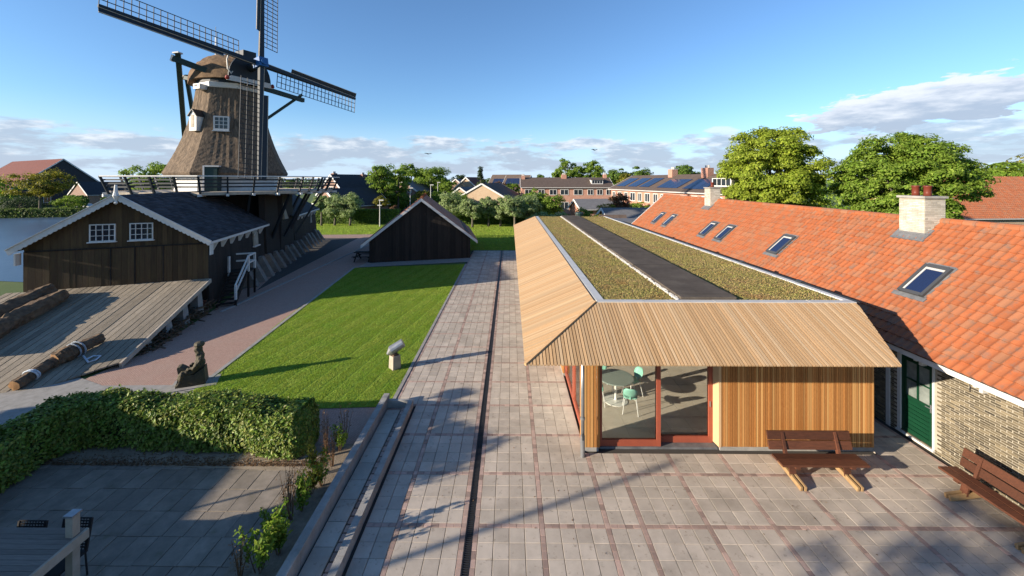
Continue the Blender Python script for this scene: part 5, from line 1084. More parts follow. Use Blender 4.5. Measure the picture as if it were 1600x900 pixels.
# stage
RS = 7.75; oc = [MC + Vector((math.cos(R(22.5 + 45 * k)), math.sin(R(22.5 + 45 * k)), 0)) * RS for k in range(8)]
n = 8
stg = MB(); ino = [MC + (p - MC) * .5 for p in oc]
for k in range(8): a, b, ai, bi = oc[k], oc[(k + 1) % 8], ino[k], ino[(k + 1) % 8]; stg.hexa([Vector((p.x, p.y, 5.95)) for p in (ai, a, b, bi)] + [Vector((p.x, p.y, 6.07)) for p in (ai, a, b, bi)])
stage = stg.build('stage_deck', M['palewood'], wm_)
for k in range(8):
    a, b = oc[k], oc[(k + 1) % 8]; up = lambda p, z, o=0: MC + (p - MC) * (1 + o / RS) + Vector((0, 0, z))
    MB().bar(up(a, 7.16, .5), up(b, 7.16, .5), .12, .07).build('top_rail', M['white'], stage)
    for z, o in ((6.45, .16), (6.68, .27), (6.92, .38)): MB().bar(up(a, z, o), up(b, z, o), .05, .1).build('rail', M['millwood'], stage)
    MB().bar(up(a, 6.0, -.05), up(b, 6.0, -.05), .1, .2).build('rim_board', M['palewood'], stage)
    for i in range(4):
        p = a.lerp(b, i / 4 + .0); MB().bar(up(p, 5.95, .02), up(p, 7.14, .49), .1, .13).build('rail_post', M['millwood'], stage); MB().bar(up(p, 5.9, -1.2), up(p, 5.9, .35), .16, .16).build('joist_end', M['white'], stage)
        MB().bar(up(p, 5.88, -4.2), up(p, 5.88, -.9), .16, .18).build('joist', M['millwood'], stage)
        if i % 2 == 0: q = MC + (p - MC) * .62; MB().bar(Vector((q.x, q.y, 2.3)), up(p, 5.85, -.9), .16, .16).build('brace', M['millwood'], stage)
# triangular lit opening
q = S(.15, 13.6, 3.9); MB().hexa([S(.0, 13.2, 3.6), S(.0, 14.3, 3.6), S(.3, 14.3, 3.6), S(.3, 13.2, 3.6), S(.2, 13.35, 5.1), S(.2, 13.45, 5.1), S(.4, 13.45, 5.1), S(.4, 13.35, 5.1)]).build('triangular_window', M['cream'], wm_)
mb = MB(); mb.ext([S(.08, 9.2, .2), S(.08, 16.5, .2), S(.3, 16.5, 5.9), S(.3, 9.2, 5.9)], S(.4, 0, 0) - S(0, 0, 0)); mb.build('lower_wall', M['blackwood'], wm_)

# ================================================================ BLACK BARN
Lb, Rb = G(577, 411), G(735, 403); tb = (Rb - Lb).normalized(); WB = (Rb - Lb).length; nb_ = Vector((-.17, .985, 0)); EB, RBz = 1.95, 5.25
bn = empty('black_barn', Lb.lerp(Rb, .5), 'small black plank barn with white bargeboards and orange tiled roof', 'barn')
def Bp(a, b, z): return Lb + tb * a + nb_ * b + Vector((0, 0, z))
mb = MB(); mb.ext([Bp(.04, .04, 0), Bp(WB - .04, .04, 0), Bp(WB - .04, .04, EB + .2), Bp(WB / 2, .04, RBz - .15), Bp(.04, .04, EB + .2)], nb_ * 10); mb.build('wall', M['blackwood'], bn)
a = 0
zb = lambda a: EB + .12 + (RBz - EB - .2) * (1 - abs(a - WB / 2) / (WB / 2))
while a < WB - .05:
    a2 = min(a + random.uniform(.2, .28), WB); o_ = random.uniform(0, .015)
    MB().hexa([Bp(a, -.02 - o_, .05), Bp(a2 - .012, -.02 - o_, .05), Bp(a2 - .012, .03, .05), Bp(a, .03, .05), Bp(a, -.02 - o_, zb(a)), Bp(a2 - .012, -.02 - o_, zb(a2)), Bp(a2 - .012, .03, zb(a2)), Bp(a, .03, zb(a))]).build('wall_plank', M['blackwood'], bn); a = a2
OV = .62
for s in (0, 1):
    ae, ze = (-OV, EB - OV * (RBz - EB) / (WB / 2)) if s == 0 else (WB + OV, EB - OV * (RBz - EB) / (WB / 2))
    rt = lambda t, b, u=0: Bp(ae + (WB / 2 - ae) * t, b, ze + (RBz - ze) * t + u)
    MB().hexa([rt(0, -.25, 0), rt(0, 10.2, 0), rt(1, 10.2, 0), rt(1, -.25, 0), rt(0, -.25, .1), rt(0, 10.2, .1), rt(1, 10.2, .1), rt(1, -.25, .1)]).build('roof', M['tile'], bn)
    rw = MB()
    for r in range(18):
        t0, t1 = r / 18, (r + 1.1) / 18
        for c in range(46):
            b = -.28 + c * .228; rw.hexa([rt(t0, b, .1), rt(t0, b + .2, .1), rt(min(1, t1), b + .2, .1), rt(min(1, t1), b, .1), rt(t0, b + .03, .16), rt(t0, b + .17, .16), rt(min(1, t1), b + .17, .125), rt(min(1, t1), b + .03, .125)])
    o = rw.build('roof_tile', M['tile'], bn); o['kind'] = 'stuff'
    MB().hexa([rt(-.0, -.33, -.16), rt(1, -.33, -.16), rt(1, -.27, -.16), rt(0, -.27, -.16), rt(0, -.33, .1), rt(1, -.33, .1), rt(1, -.27, .1), rt(0, -.27, .1)]).build('bargeboard', M['white'], bn)
y = -.3
while y < 10: MB().tube([Bp(WB / 2, y, RBz + .12), Bp(WB / 2, y + .36, RBz + .12)], [.14, .12], 8).build('ridge_tile', M['tile'], bn); y += .35
q = G(566, 409); e = empty('picnic_table', q, 'dark picnic table half hidden beside the black barn', 'table')
MB().box(q.x - .8, q.x + .8, q.y + .2, q.y + .9, .7, .76).build('tabletop', M['blackwood'], e); MB().box(q.x - .8, q.x + .8, q.y - .3, q.y - .05, .42, .46).build('seat', M['blackwood'], e); MB().box(q.x - .8, q.x + .8, q.y + 1.15, q.y + 1.4, .42, .46).build('seat', M['blackwood'], e)
for dx in (-.6, .6): MB().bar((q.x + dx, q.y - .25, 0), (q.x + dx, q.y + .5, .72), .08, .08).bar((q.x + dx, q.y + 1.35, 0), (q.x + dx, q.y + .6, .72), .08, .08).bar((q.x + dx, q.y - .3, .4), (q.x + dx, q.y + 1.4, .4), .08, .08).build('leg', M['blackwood'], e)

# ================================================================ BACKGROUND HOUSES
def house(name, label, cen, wid, length, rz, eave, ridge, wall, roof, wins=(), gwins=(), chim=(), dorm=(), solar=(), barge=True, group=None, ov=.35, cat='house', roofs=()):
    e = empty(name, cen, label, cat, group); cs, sn = math.cos(rz), math.sin(rz); cx, cy = cen[0], cen[1]
    def Pt(x, y, z): return Vector((cx + x * cs - y * sn, cy + x * sn + y * cs, z))
    w2, l2 = wid / 2, length / 2
    mb = MB(); mb.ext([Pt(-l2, -w2, 0), Pt(-l2, w2, 0), Pt(-l2, w2, eave), Pt(-l2, 0, ridge), Pt(-l2, -w2, eave)], Pt(length, 0, 0) - Pt(0, 0, 0)); mb.build('wall', M[wall], e)
    sl = (ridge - eave) / w2; ze = eave - ov * sl; rfs = []
    for s in (-1, 1):
        P = [Pt(x, y, z + u) for u in (.03, .17) for (x, y, z) in ((-l2 - .2, s * (w2 + ov), ze), (l2 + .2, s * (w2 + ov), ze), (l2 + .2, 0, ridge), (-l2 - .2, 0, ridge))]; rfs.append(MB().hexa(P).build('roof', M[roof], e))
        MB().bar(Pt(-l2 - .2, s * (w2 + ov + .06), ze + .05), Pt(l2 + .2, s * (w2 + ov + .06), ze + .05), .12, .12).build('gutter', M['trim'], e)
        if barge:
            for t in (-1, 1): MB().bar(Pt(t * (l2 + .24), s * (w2 + ov), ze + .04), Pt(t * (l2 + .24), 0, ridge + .04), .06, .28).build('bargeboard', M['white'], e)
    def win(x, y, z, ww, hh, gable, nd=2):
        def Q(u, d, zz): return Pt(x + u, y - d, zz) if not gable else Pt(x + d * gable, y + u, zz)
        f = MB()
        def fb(u0, u1, z0, z1, d0, d1): f.hexa([Q(u, d, zz) for zz in (z0, z1) for (u, d) in ((u0, d1), (u1, d1), (u1, d0), (u0, d0))])
        fb(-ww / 2, -ww / 2 + .09, z, z + hh, -.02, .07); fb(ww / 2 - .09, ww / 2, z, z + hh, -.02, .07); fb(-ww / 2 + .09, ww / 2 - .09, z, z + .09, -.02, .07); fb(-ww / 2 + .09, ww / 2 - .09, z + hh - .09, z + hh, -.02, .07)
        for i in range(1, nd): u = -ww / 2 + ww * i / nd; fb(u - .04, u + .04, z + .09, z + hh - .09, -.02, .06)
        o = f.build('window', M['white'], e)
        MB().hexa([Q(u, d, zz) for zz in (z + .09, z + hh - .09) for (u, d) in ((-ww / 2 + .09, .03), (ww / 2 - .09, .03), (ww / 2 - .09, .01), (-ww / 2 + .09, .01))]).build('pane', M['pane'], o)
    for (x, z, ww, hh, nd) in wins: win(x, -w2, z, ww, hh, 0, nd)
    for (sgn, y, z, ww, hh, nd) in gwins: win(sgn * l2, y, z, ww, hh, sgn, nd)
    for (x, y, ww, dd, hh) in chim:
        zt = ridge - abs(y) * sl; ch = MB().hexa([Pt(x + a, y + b, z) for z in (zt - .6, zt + hh) for (a, b) in ((-ww, -dd), (ww, -dd), (ww, dd), (-ww, dd))]).build('chimney', M[wall] if wall != 'tanbrick' else M['tanbrick'], e)
        for k in (-.5, 0, .5): MB().lathe(Pt(x + k * ww, y, zt + hh), [(.1, 0), (.09, .35)], 8).build('chimney_pot', M['trim'], ch)
    for (x, ww, hh) in dorm:
        y0 = -w2 * .75; zt = ridge - abs(y0) * sl
        d = MB().hexa([Pt(x + a, b, z) for z in (zt - .2, zt + hh) for (a, b) in ((-ww / 2, y0), (ww / 2, y0), (ww / 2, -.1), (-ww / 2, -.1))]).build('dormer', M['white'], e)
        for k in range(4): u0 = -ww / 2 + .12 + k * (ww - .24) / 4; MB().hexa([Pt(x + a, b, z) for z in (zt + .3, zt + hh - .15) for (a, b) in ((u0 + .05, y0 - .02), (u0 + (ww - .24) / 4 - .05, y0 - .02), (u0 + (ww - .24) / 4 - .05, y0 + .02), (u0 + .05, y0 + .02))]).build('pane', M['pane'], d)
        MB().hexa([Pt(x + a, b, zt + hh + z) for (a, b, z) in ((-ww / 2 - .2, y0 - .25, 0), (ww / 2 + .2, y0 - .25, 0), (ww / 2 + .2, .2, .3), (-ww / 2 - .2, .2, .3), (-ww / 2 - .2, y0 - .25, .14), (ww / 2 + .2, y0 - .25, .14), (ww / 2 + .2, .2, .44), (-ww / 2 - .2, .2, .44))]).build('dormer_roof', M[roof], d)
    for (x0, x1, t0, t1) in solar:
        nx_ = max(1, int((x1 - x0) / 1.05))
        for i in range(nx_):
            xa, xb = x0 + (x1 - x0) * i / nx_ + .02, x0 + (x1 - x0) * (i + 1) / nx_ - .02
            f_ = lambda x, t, u: Pt(x, -(w2 + ov) * (1 - t), ze + (ridge - ze) * t + u)
            MB().hexa([f_(x, t, u) for u in (.2, .25) for (x, t) in ((xa, t0), (xb, t0), (xb, t1), (xa, t1))]).build('solar_panel', M['solar'], e)
    return e, Pt
# terrace A (straight on) and terrace B (receding)
house('terrace_house', 'red brick terrace with brown roof and white windows, straight on beyond the trees', (11.7, 88, 0), 8.5, 18.6, 0, 5.5, 7.35, 'terrbrick', 'browntile', [(-7.9, 3.9, 1.6, 1.15, 2), (-5.3, 3.9, 1.3, 1.15, 2), (-2.9, 3.9, 1.5, 1.15, 2), (-.6, 3.9, 1.7, 1.15, 2), (2.2, 3.9, 1.8, 1.15, 2), (4.7, 3.9, 1.2, 1.15, 2), (6.6, 3.9, 1.2, 1.15, 2), (8.5, 3.9, 1.2, 1.15, 2), (-7.9, 1.0, 1.2, 1.5, 1), (-.6, 1.0, 1.7, 1.5, 2), (2.2, 1.0, 1.8, 1.4, 2), (5.5, 1.0, 1.8, 1.4, 2)], (), [(-8.9, -.6, .35, .35, .8), (-.2, -.3, .5, .4, .9), (8.6, 0, .35, .35, .8)], [(6.3, 2.4, 1.0)])
Pa, Pb = Vector((17.2, 70.0, 0)), Vector((23.0, 44.0, 0)); dB = Pb - Pa; rB = math.atan2(dB.y, dB.x); lB = dB.length; nB = Vector((-dB.y, dB.x, 0)).normalized(); cB = (Pa + Pb) / 2 + nB * 4.2
house('terrace_house', 'long red brick terrace with solar panels, receding behind the orange tiled house', cB, 8.4, lB, rB, 5.5, 7.55, 'terrbrick', 'browntile', [(-lB / 2 + 1.2 + i * 2.05, 3.75, (1.0, 1.3, 1.1, 1.5)[i % 4], 1.3, 2) for i in range(13)] + [(-lB / 2 + 3 + i * 4, .9, 1.6, 1.5, 2) for i in range(6)], (), [(-1.5, -.4, .5, .45, 1.1), (6.0, -.6, .6, .45, 1.2)], [(11.5, 3.0, 1.2)], [(-12.3, -9.5, .18, .75), (-8.5, -5.8, .18, .75), (-5, -2.4, .18, .75), (-.2, 4.4, .16, .66), (5.6, 9.6, .14, .66)])
# house cluster behind the pollard willows
c = AY(762, 300, 78); house('gable_house', 'tan brick house with wide plain gable above the pollard willows', (c.x + .5, 82, 0), 9.4, 11, R(-106), 3.6, 6.2, 'tanbrick', 'browntile', (), (), (), (), [(-3, 3, .35, .85)])
house('gable_house', 'tan gabled house with white trim and dark window beyond the wide plain gable', (AY(737, 290, 105).x, 110, 0), 7, 9, R(-110), 4.6, 7.6, 'tanbrick', 'redroof', (), [(1, .5, 3.2, 1.2, 1.1, 2)])
house('gable_house', 'low tan bungalow with pale gable in front of the white-trimmed gabled house', (AY(727, 300, 95).x, 97, 0), 7, 7, R(-108), 2.8, 5.2, 'tanbrick', 'greyroof')
house('gable_house', 'small brown gabled house with grey roof beside the conifer', (AY(716, 290, 112).x, 118, 0), 7, 8, R(-104), 4.4, 7.2, 'brownbrick', 'greyroof')
house('gable_house', 'brown-roofed house with solar panels left of the straight terrace', (AY(792, 290, 112).x, 118, 0), 8, 9, R(-25), 4.6, 8.4, 'tanbrick', 'browntile', [(-2, 2.4, 1.3, 1.2, 2)], (), (), (), [(-3.5, 0, .35, .7)])
house('gable_house', 'house with dark solar roof touching the straight terrace', (AY(811, 290, 108).x, 114, 0), 8, 7, R(-25), 4.6, 8.2, 'tanbrick', 'browntile', (), (), (), (), [(-3, 3, .35, .75)])
house('gable_house', 'dark-roofed brown brick house with white bargeboards and roof windows behind willows', (AY(530, 290, 80).x + 2.5, 82, 0), 8.5, 11, R(-122), 4.2, 7.9, 'brownbrick', 'blackroof', [(1, 3.2, 2.0, .9, 2)], [(1, 0, 4.8, 1.4, .9, 2)], [(4.5, -.5, .4, .4, .8), (-1.5, .3, .4, .4, .5)])
house('gable_house', 'low dark-roofed extension with grey wall panels in front of the brown brick house', (AY(528, 300, 70).x + 1.2, 73, 0), 7.5, 10, R(-124), 2.7, 5.4, 'brownbrick', 'blackroof', [(3.2, .8, 1.4, 1.6, 2), (0, .8, 1.6, 1.6, 2)], [(1, 0, 3.0, 1.2, .9, 2)])
house('gable_house', 'grey gabled house with white trim under the round trees', (AY(640, 290, 92).x, 95, 0), 8, 9, R(-103), 4.0, 6.7, 'brownbrick', 'greyroof', (), [(1, -1.5, 4.2, .9, .9, 1), (1, 1.5, 4.2, .9, .9, 1)])
house('garden_shed', 'small pink brick garden shed with flat-pitched grey roof behind the planted roof', (AY(990, 325, 46).x, 47, 0), 4.5, 6.5, R(5), 2.5, 3.6, 'terrbrick', 'greyroof', cat='shed')
house('garden_shed', 'pink brick garage with grey roof below the straight terrace', (AY(935, 320, 62).x, 63, 0), 5, 7, R(10), 2.7, 3.9, 'terrbrick', 'greyroof', cat='shed')
house('garden_shed', 'tiny brown wooden hutch with pitched roof behind the planted roof', (AY(957, 330, 42).x, 42, 0), 1.8, 2.4, R(0), 2.2, 3.2, 'brownbrick', 'browntile', cat='shed', barge=False, ov=.15)
q = AY(905, 345, 40); sheet('flat_roof', [(9.0, 38), (17, 38), (17, 41), (9.0, 41)], 3.05, M['greyroof'], None)
o = bpy.data.objects['flat_roof']; bpy.data.objects.remove(o)
e = empty('flat_annex', (10.9, 39, 0), 'low annex with flat grey roof behind the planted roof', 'building'); MB().box(8.4, 13.5, 37.2, 40.2, 0, 3.0).build('wall', M['tanbrick'], e); MB().box(8.2, 13.7, 37.0, 40.4, 3.0, 3.16).build('flat_roof', M['greyroof'], e)
# farmhouse over the water, far left
house('farmhouse', 'big farmhouse with red tiled roof and dark boarded gable across the water', (AY(40, 300, 112).x - 4, 118, 0), 22, 38, R(-26), 3.2, 12.6, 'blackroof', 'redroof', (), [(1, -3, 1.0, 1.4, 1.8, 2), (1, 2, 1.0, 1.4, 1.8, 2)])
house('gable_house', 'dark-roofed front wing with white gable trim beside the farmhouse across the water', (AY(146, 300, 104).x, 106, 0), 8, 9, R(-110), 3.4, 6.4, 'brownbrick', 'blackroof', (), [(1, 0, .9, 2.2, 1.8, 3)])
# second orange roof
e, P_ = house('tiled_house', 'neighbouring house whose broad orange tiled roof shows right of the round trees', (75.5, 63, 0), 15, 33, R(4), 2.0, 7.3, 'tanbrick', 'tile', barge=False)
sl2 = (7.3 - 2.0) / 7.5; a2 = math.atan(sl2); m2 = MB(); tw = .26
for r in range(24):
    for c in range(110):
        x = -16.6 + c * .3; t0, t1 = r / 24, (r + 1.1) / 24; f_ = lambda x, t, u: P_(x, -(7.85) * (1 - t), 2.0 - .35 * sl2 + (7.3 - 2.0 + .35 * sl2) * t + u)
        m2.hexa([f_(x, t0, .17), f_(x + .23, t0, .17), f_(x + .23, min(1, t1), .17), f_(x, min(1, t1), .17), f_(x + .03, t0, .24), f_(x + .2, t0, .24), f_(x + .2, min(1, t1), .19), f_(x + .03, min(1, t1), .19)])
o = m2.build('roof_tile', M['tile'], e); o['kind'] = 'stuff'

# ================================================================ TREES
def at(px, Y): v = AY(px, 300, Y); return (v.x, v.y, 0)
tree('broadleaf_tree', 'large sunlit lime-green tree behind the orange tiled roof', at(1203, 42), 12.6, (5.3, 5.0, 5.7), 'leaf_lime', 95000, .125, group=None, clumps=260, cr=.175, seed=3, trunk=.4, cz=7.0)
tree('broadleaf_tree', 'large dense dark-green tree behind the brick chimney', at(1410, 37), 11.7, (5.3, 5.0, 5.5), 'leaf_mid', 100000, .12, clumps=320, cr=.155, seed=4, trunk=.4, cz=6.0)
i = 0
wl = [(502, 62, 4.9, 1.5), (523, 62, 5.2, 2.0), (547, 62, 5.4, 2.1), (706, 62, 5.4, 2.6), (738, 60, 4.7, 1.9), (763, 61, 4.9, 1.8), (782, 61, 4.5, 1.8), (804, 60, 5.0, 2.3), (826, 62, 5.5, 2.5), (858, 63, 5.4, 2.7)]
wlab = ['slim pollard willow just beyond the windmill stage', 'round pollard willow, middle one of three before the dark-roofed extension', 'round pollard willow, last of three before the dark-roofed extension', 'broad silvery pollard willow rising behind the barn roof', 'pollard willow with bare trunk just right of the barn roof', 'pollard willow before the wide plain gable', 'drooping pollard willow before the wide plain gable, next to a broader one', 'broad pollard willow left of the pavilion, on a clear trunk', 'tall pollard willow overlapping the straight terrace end', 'big round willow before the straight red terrace']
for (px, Y, h, r), lb in zip(wl, wlab):
    i += 1; tree('pollard_willow', lb, at(px, Y), h, (r, r, min(r * 1.1, (h - .7) / 2)), 'leaf_willow' if i not in (10,) else 'leaf_mid', 8000, .12, group='pollard willows along the far lawn', clumps=45, cr=.33, seed=20 + i, trunk=.17)
tr_ = [('tall airy birch tree beside the round trees', 597, 78, 11.2, (3.0, 2.8, 4.6), 'leaf_mid', 9000, .17, 'ball'), ('slender green tree joined to the birch', 622, 82, 9.6, (2.6, 2.6, 3.6), 'leaf_mid', 6000, .17, 'ball'),
 ('round bright green tree, higher of two beyond the barn', 642, 100, 11.4, (4.6, 4.4, 4.4), 'leaf_mid', 9000, .2, 'ball'), ('round bright green tree, broader of two beyond the barn', 674, 98, 10.6, (5.6, 5, 4.4), 'leaf_mid', 10000, .2, 'ball'),
 ('narrow conifer standing between the gabled houses', 751, 95, 9.8, (1.9, 1.9, 4.2), 'leaf_spruce', 6000, .14, 'cone'), ('dark spreading pine beside the conifer', 719, 120, 8.6, (3.6, 3, 2), 'leaf_spruce', 4000, .2, 'ball'),
 ('bronze-leaved tree behind the wide plain gable', 779, 92, 7.0, (3.2, 3, 2.6), 'leaf_copper', 5000, .17, 'ball'), ('tall leafy tree, left of two above the straight terrace', 886, 118, 13.4, (4.6, 4.2, 4.8), 'leaf_mid', 8000, .24, 'ball'),
 ('tall leafy tree, right of two above the straight terrace', 922, 118, 13.0, (4.4, 4.2, 4.6), 'leaf_mid', 8000, .24, 'ball'), ('low round tree peeping over the straight terrace', 848, 120, 8.6, (3.5, 3, 2.4), 'leaf_dark', 4000, .2, 'ball'),
 ('dark round tree behind the first chimney of the long terrace', 966, 112, 10.6, (4, 4, 3.4), 'leaf_dark', 6000, .22, 'ball'), ('dark broad tree behind the long terrace', 1000, 112, 10.8, (5, 4, 3.4), 'leaf_dark', 7000, .22, 'ball'), ('yellow-green bush rising over the long terrace roof', 978, 100, 8.6, (2.6, 2.6, 1.8), 'leaf_gold', 4000, .18, 'ball'),
 ('dark tree behind the tall chimney of the long terrace', 1068, 95, 10.8, (3.8, 3.6, 3), 'leaf_dark', 6000, .2, 'ball'), ('dark tree behind the windmill base', 240, 85, 11.5, (6, 5, 4.6), 'leaf_mid', 8000, .22, 'ball'),
 ('yellow-green spreading tree on the bank across the water', 62, 76, 9.2, (6.2, 4.5, 3.1), 'leaf_gold', 6500, .18, 'ball'), ('dark leafy tree at the water bank under the red farmhouse roof', -15, 84, 8.0, (6.5, 4, 3.6), 'leaf_mid', 6500, .2, 'ball'), ('copper-leaved garden tree before the long terrace', 968, 52, 5.4, (1.8, 1.7, 2.0), 'leaf_copper', 4500, .11, 'ball'),
 ('golden green garden tree beside the copper-leaved one', 948, 50, 4.2, (1.5, 1.4, 1.4), 'leaf_gold', 4000, .1, 'ball'), ('small round green tree below the street lamps', 661, 80, 5.2, (1.9, 1.8, 1.6), 'leaf_gold', 3500, .15, 'ball'), ('bushy green tree before the low tan bungalow', 722, 80, 4.8, (2.4, 2, 1.8), 'leaf_mid', 4500, .14, 'ball'), ('round green tree covering the corner of the straight terrace', 838, 72, 5.6, (2.6, 2.2, 2.2), 'leaf_mid', 5000, .14, 'ball'), ('spreading green tree between grey gabled house and conifer', 697, 96, 7.2, (3.6, 3, 2.8), 'leaf_mid', 5500, .18, 'ball'), ('light green tree rising behind the dark-roofed extension', 572, 92, 8.4, (3.0, 2.6, 3.2), 'leaf_willow', 5500, .17, 'ball'), ('leafy tree in front of the solar-roofed houses', 797, 98, 6.6, (3.2, 2.6, 2.4), 'leaf_mid', 5000, .17, 'ball'), ('low green garden tree under the long terrace windows', 1000, 58, 3.9, (2.0, 1.6, 1.4), 'leaf_mid', 4000, .11, 'ball'), ('dark evergreen shrub tree between barn and gabled houses', 712, 75, 4.8, (3.0, 2.2, 2), 'leaf_mid', 5000, .15, 'ball')]
for k, (lb, px, Y, h, rad, lf, n, sz, shp) in enumerate(tr_):
    tree('conifer' if shp == 'cone' else 'tree', lb, at(px, Y), h, rad, lf, n, sz, clumps=60 if shp == 'ball' else 80, cr=.26 if shp == 'ball' else .22, seed=50 + k, trunk=.22, shape=shp, jit=.7)
# shrubs
sb_ = [('silvery green shrub behind the planted roof, left of the bin', 848, 46, 3.4, (2.0, 1.6, 1.4), 'leaf_willow'), ('silvery green shrub behind the planted roof, nearest the bin', 874, 45, 3.7, (2.3, 1.6, 1.5), 'leaf_willow'), ('dark green shrub right of the bin behind the planted roof', 918, 46, 3.9, (2.0, 1.6, 1.6), 'leaf_mid'), ('small green shrub before the copper-leaved tree', 938, 45, 3.2, (1.2, 1.2, 1.2), 'leaf_gold'),
 ('orange-brown round shrub by the far lawn', 617, 70, 2.6, (1.0, 1.0, .9), 'leaf_copper'), ('light green rounded shrub above the far hedge', 597, 72, 4.2, (1.6, 1.4, 1.2), 'leaf_gold'), ('dark shrub mass under the yellow-green spreading tree', 30, 80, 4.4, (7, 3, 2.2), 'leaf_spruce'), ('dark shrub between the farmhouse and the spreading tree', 105, 82, 4.0, (3.5, 2.5, 2), 'leaf_mid'), ('dark green shrub behind willow trunks right of the barn', 812, 66, 3.6, (2.6, 1.6, 1.7), 'leaf_dark')]
for k, (lb, px, Y, h, rad, lf) in enumerate(sb_): tree('shrub', lb, at(px, Y), h, rad, lf, 4500, .11, clumps=40, cr=.3, seed=90 + k, trunk=.08, cat='shrub', cz=h - rad[2])
# far hedges and woods
def hedge_box(name, label, a, b, wd, hgt, n, size, leaf):
    a, b = Vector(a), Vector(b); L_ = (b - a).length; d = (b - a) / L_; nd = Vector((d.y, -d.x)); t = rng.uniform(0, 1, n); top = rng.random(n) < .35; off = np.where(top, rng.uniform(-1, 1, n), np.where(rng.random(n) < .75, 1, -1)) * wd / 2 + rng.normal(0, .06, n); z = np.where(top, hgt, rng.uniform(.02, 1, n) * hgt) + rng.normal(0, .06, n)
    P = np.column_stack([a.x + d.x * t * L_ + nd.x * off, a.y + d.y * t * L_ + nd.y * off, z.clip(.02)]); N_ = np.where(top[:, None], np.array([[0, 0, 1.]]), np.array([[nd.x, nd.y, .3]]))
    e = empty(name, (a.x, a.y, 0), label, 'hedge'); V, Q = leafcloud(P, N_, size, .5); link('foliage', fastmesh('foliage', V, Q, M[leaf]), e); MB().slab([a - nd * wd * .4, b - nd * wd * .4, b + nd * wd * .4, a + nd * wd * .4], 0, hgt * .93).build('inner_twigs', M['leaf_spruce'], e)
p1, p2 = at(492, 65), at(625, 65); hedge_box('far_hedge', 'long dark clipped hedge beyond the far lawn beside the lamp post', p1[:2], p2[:2], 1.2, 2.2, 7000, .13, 'leaf_dark')
p1, p2 = at(690, 64.5), at(850, 64.5); hedge_box('far_hedge', 'dark hedge behind the trunks of the pollard willows', p1[:2], p2[:2], 1.2, 1.9, 7000, .13, 'leaf_dark')
hedge_box('reed_bank', 'band of bright reeds along the far bank of the water', (-112, 70), (-62, 83), 3, 1.5, 9000, .25, 'leaf_reed'); hedge_box('reed_bank', 'short band of reeds ending behind the shed roof', (-66, 82), (-40, 88), 3, 1.9, 5000, .25, 'leaf_reed')
def woods(name, label, a, b, h, n, size, leaf):
    a, b = Vector(a), Vector(b); P = []; cl = int((b - a).length / (h * .45)); t = rng.uniform(0, 1, cl); cx = a.x + (b.x - a.x) * t; cy = a.y + (b.y - a.y) * t + rng.normal(0, h * .3, cl); rr = h * rng.uniform(.28, .5, cl); cz = h * rng.uniform(.75, 1.0, cl) - rr
    w_ = rng.integers(0, cl, n); e_ = rng.normal(0, 1, (n, 3)); e_ /= np.linalg.norm(e_, axis=1)[:, None]; P = np.column_stack([cx, cy, cz])[w_] + e_ * rr[w_][:, None]; P[:, 2] = np.where(P[:, 2] < .3, rng.uniform(.3, h * .5, n), P[:, 2])
    V, Q = leafcloud(P, e_ + np.array([0, 0, .3]), size, .5); tag(link(name, fastmesh(name, V, Q, M[leaf])), label, 'woods', kind='stuff')
woods('woods', 'distant dark woodland beyond the willows and terraces', (-220, 260), (260, 250), 8.6, 24000, .6, 'leaf_dark'); woods('woods', 'line of green woodland right of the big trees', (62, 78), (150, 78), 10.8, 26000, .35, 'leaf_mid'); woods('woods', 'pale yellow-green woodland tops over the right-hand woods', (80, 100), (170, 100), 14, 9000, .45, 'leaf_gold'); woods('woods', 'green scrub between the houses behind the barn', (-32, 125), (18, 128), 6.0, 14000, .3, 'leaf_mid')
# lamp posts
for (px, Y, h, lb) in ((593.5, 61, 3.9, 'grey lamp post with two lamp heads on the far lawn'), (641, 78, 5.4, 'tall slim lamp post before the grey gabled house'), (673, 78, 6.0, 'tall slim lamp post right of the grey gabled house'), (684, 92, 6.4, 'slim lamp post among the distant garden trees')):
    b = Vector(at(px, Y)); e = empty('lamp_post', b, lb, 'lamp post', 'lamp posts by the far lawn'); MB().tube([b, b + Vector((0, 0, h))], [.09, .06], 8).build('pole', M['trim'], e)
    MB().box(b.x - .12, b.x + .55, b.y - .12, b.y + .12, b.z + h - .05, b.z + h + .12).build('lamp_head', M['trim'], e)
    if h < 4: MB().box(b.x - .35, b.x + .3, b.y - .1, b.y + .1, h - .8, h - .66).build('lamp_head', M['trim'], e)
# parked vehicles (far)
def car(px, Y, label, m):
    b = Vector(at(px, Y)); e = empty('parked_car', b, label, 'car', 'cars parked beyond the far lawn'); P = lambda x, y, z: (b.x + x, b.y + y, z)
    mb = MB(); mb.ext([P(-2.0, -.8, .35), P(2.0, -.8, .35), P(2.05, -.8, .75), P(1.3, -.8, .88), P(.7, -.8, 1.4), P(-1.2, -.8, 1.42), P(-1.9, -.8, .9)], (0, 1.6, 0)); mb.build('body', m, e)
    MB().ext([P(.55, -.82, .95), P(1.1, -.82, .92), P(.65, -.82, 1.3), P(.1, -.82, 1.32)][:4], (0, 1.64, 0)).box(b.x - 1.2, b.x - .0, b.y - .82, b.y + .82, .98, 1.3).build('window', M['pane'], e)
    for x in (-1.3, 1.3):
        for y in (-.75, .75): MB().tube([P(x, y - .1, .32), P(x, y + .1, .32)], .32, 14).build('wheel', M['rubber'], e)
car(606, 66.8, 'pale car parked beside the orange-brown round shrub', M['carpaint']); car(632, 90, 'white car parked under the trees beside the grey gabled house', M['white']); car(133, 96, 'silver car parked before the farmhouse front wing', M['carpaint'])
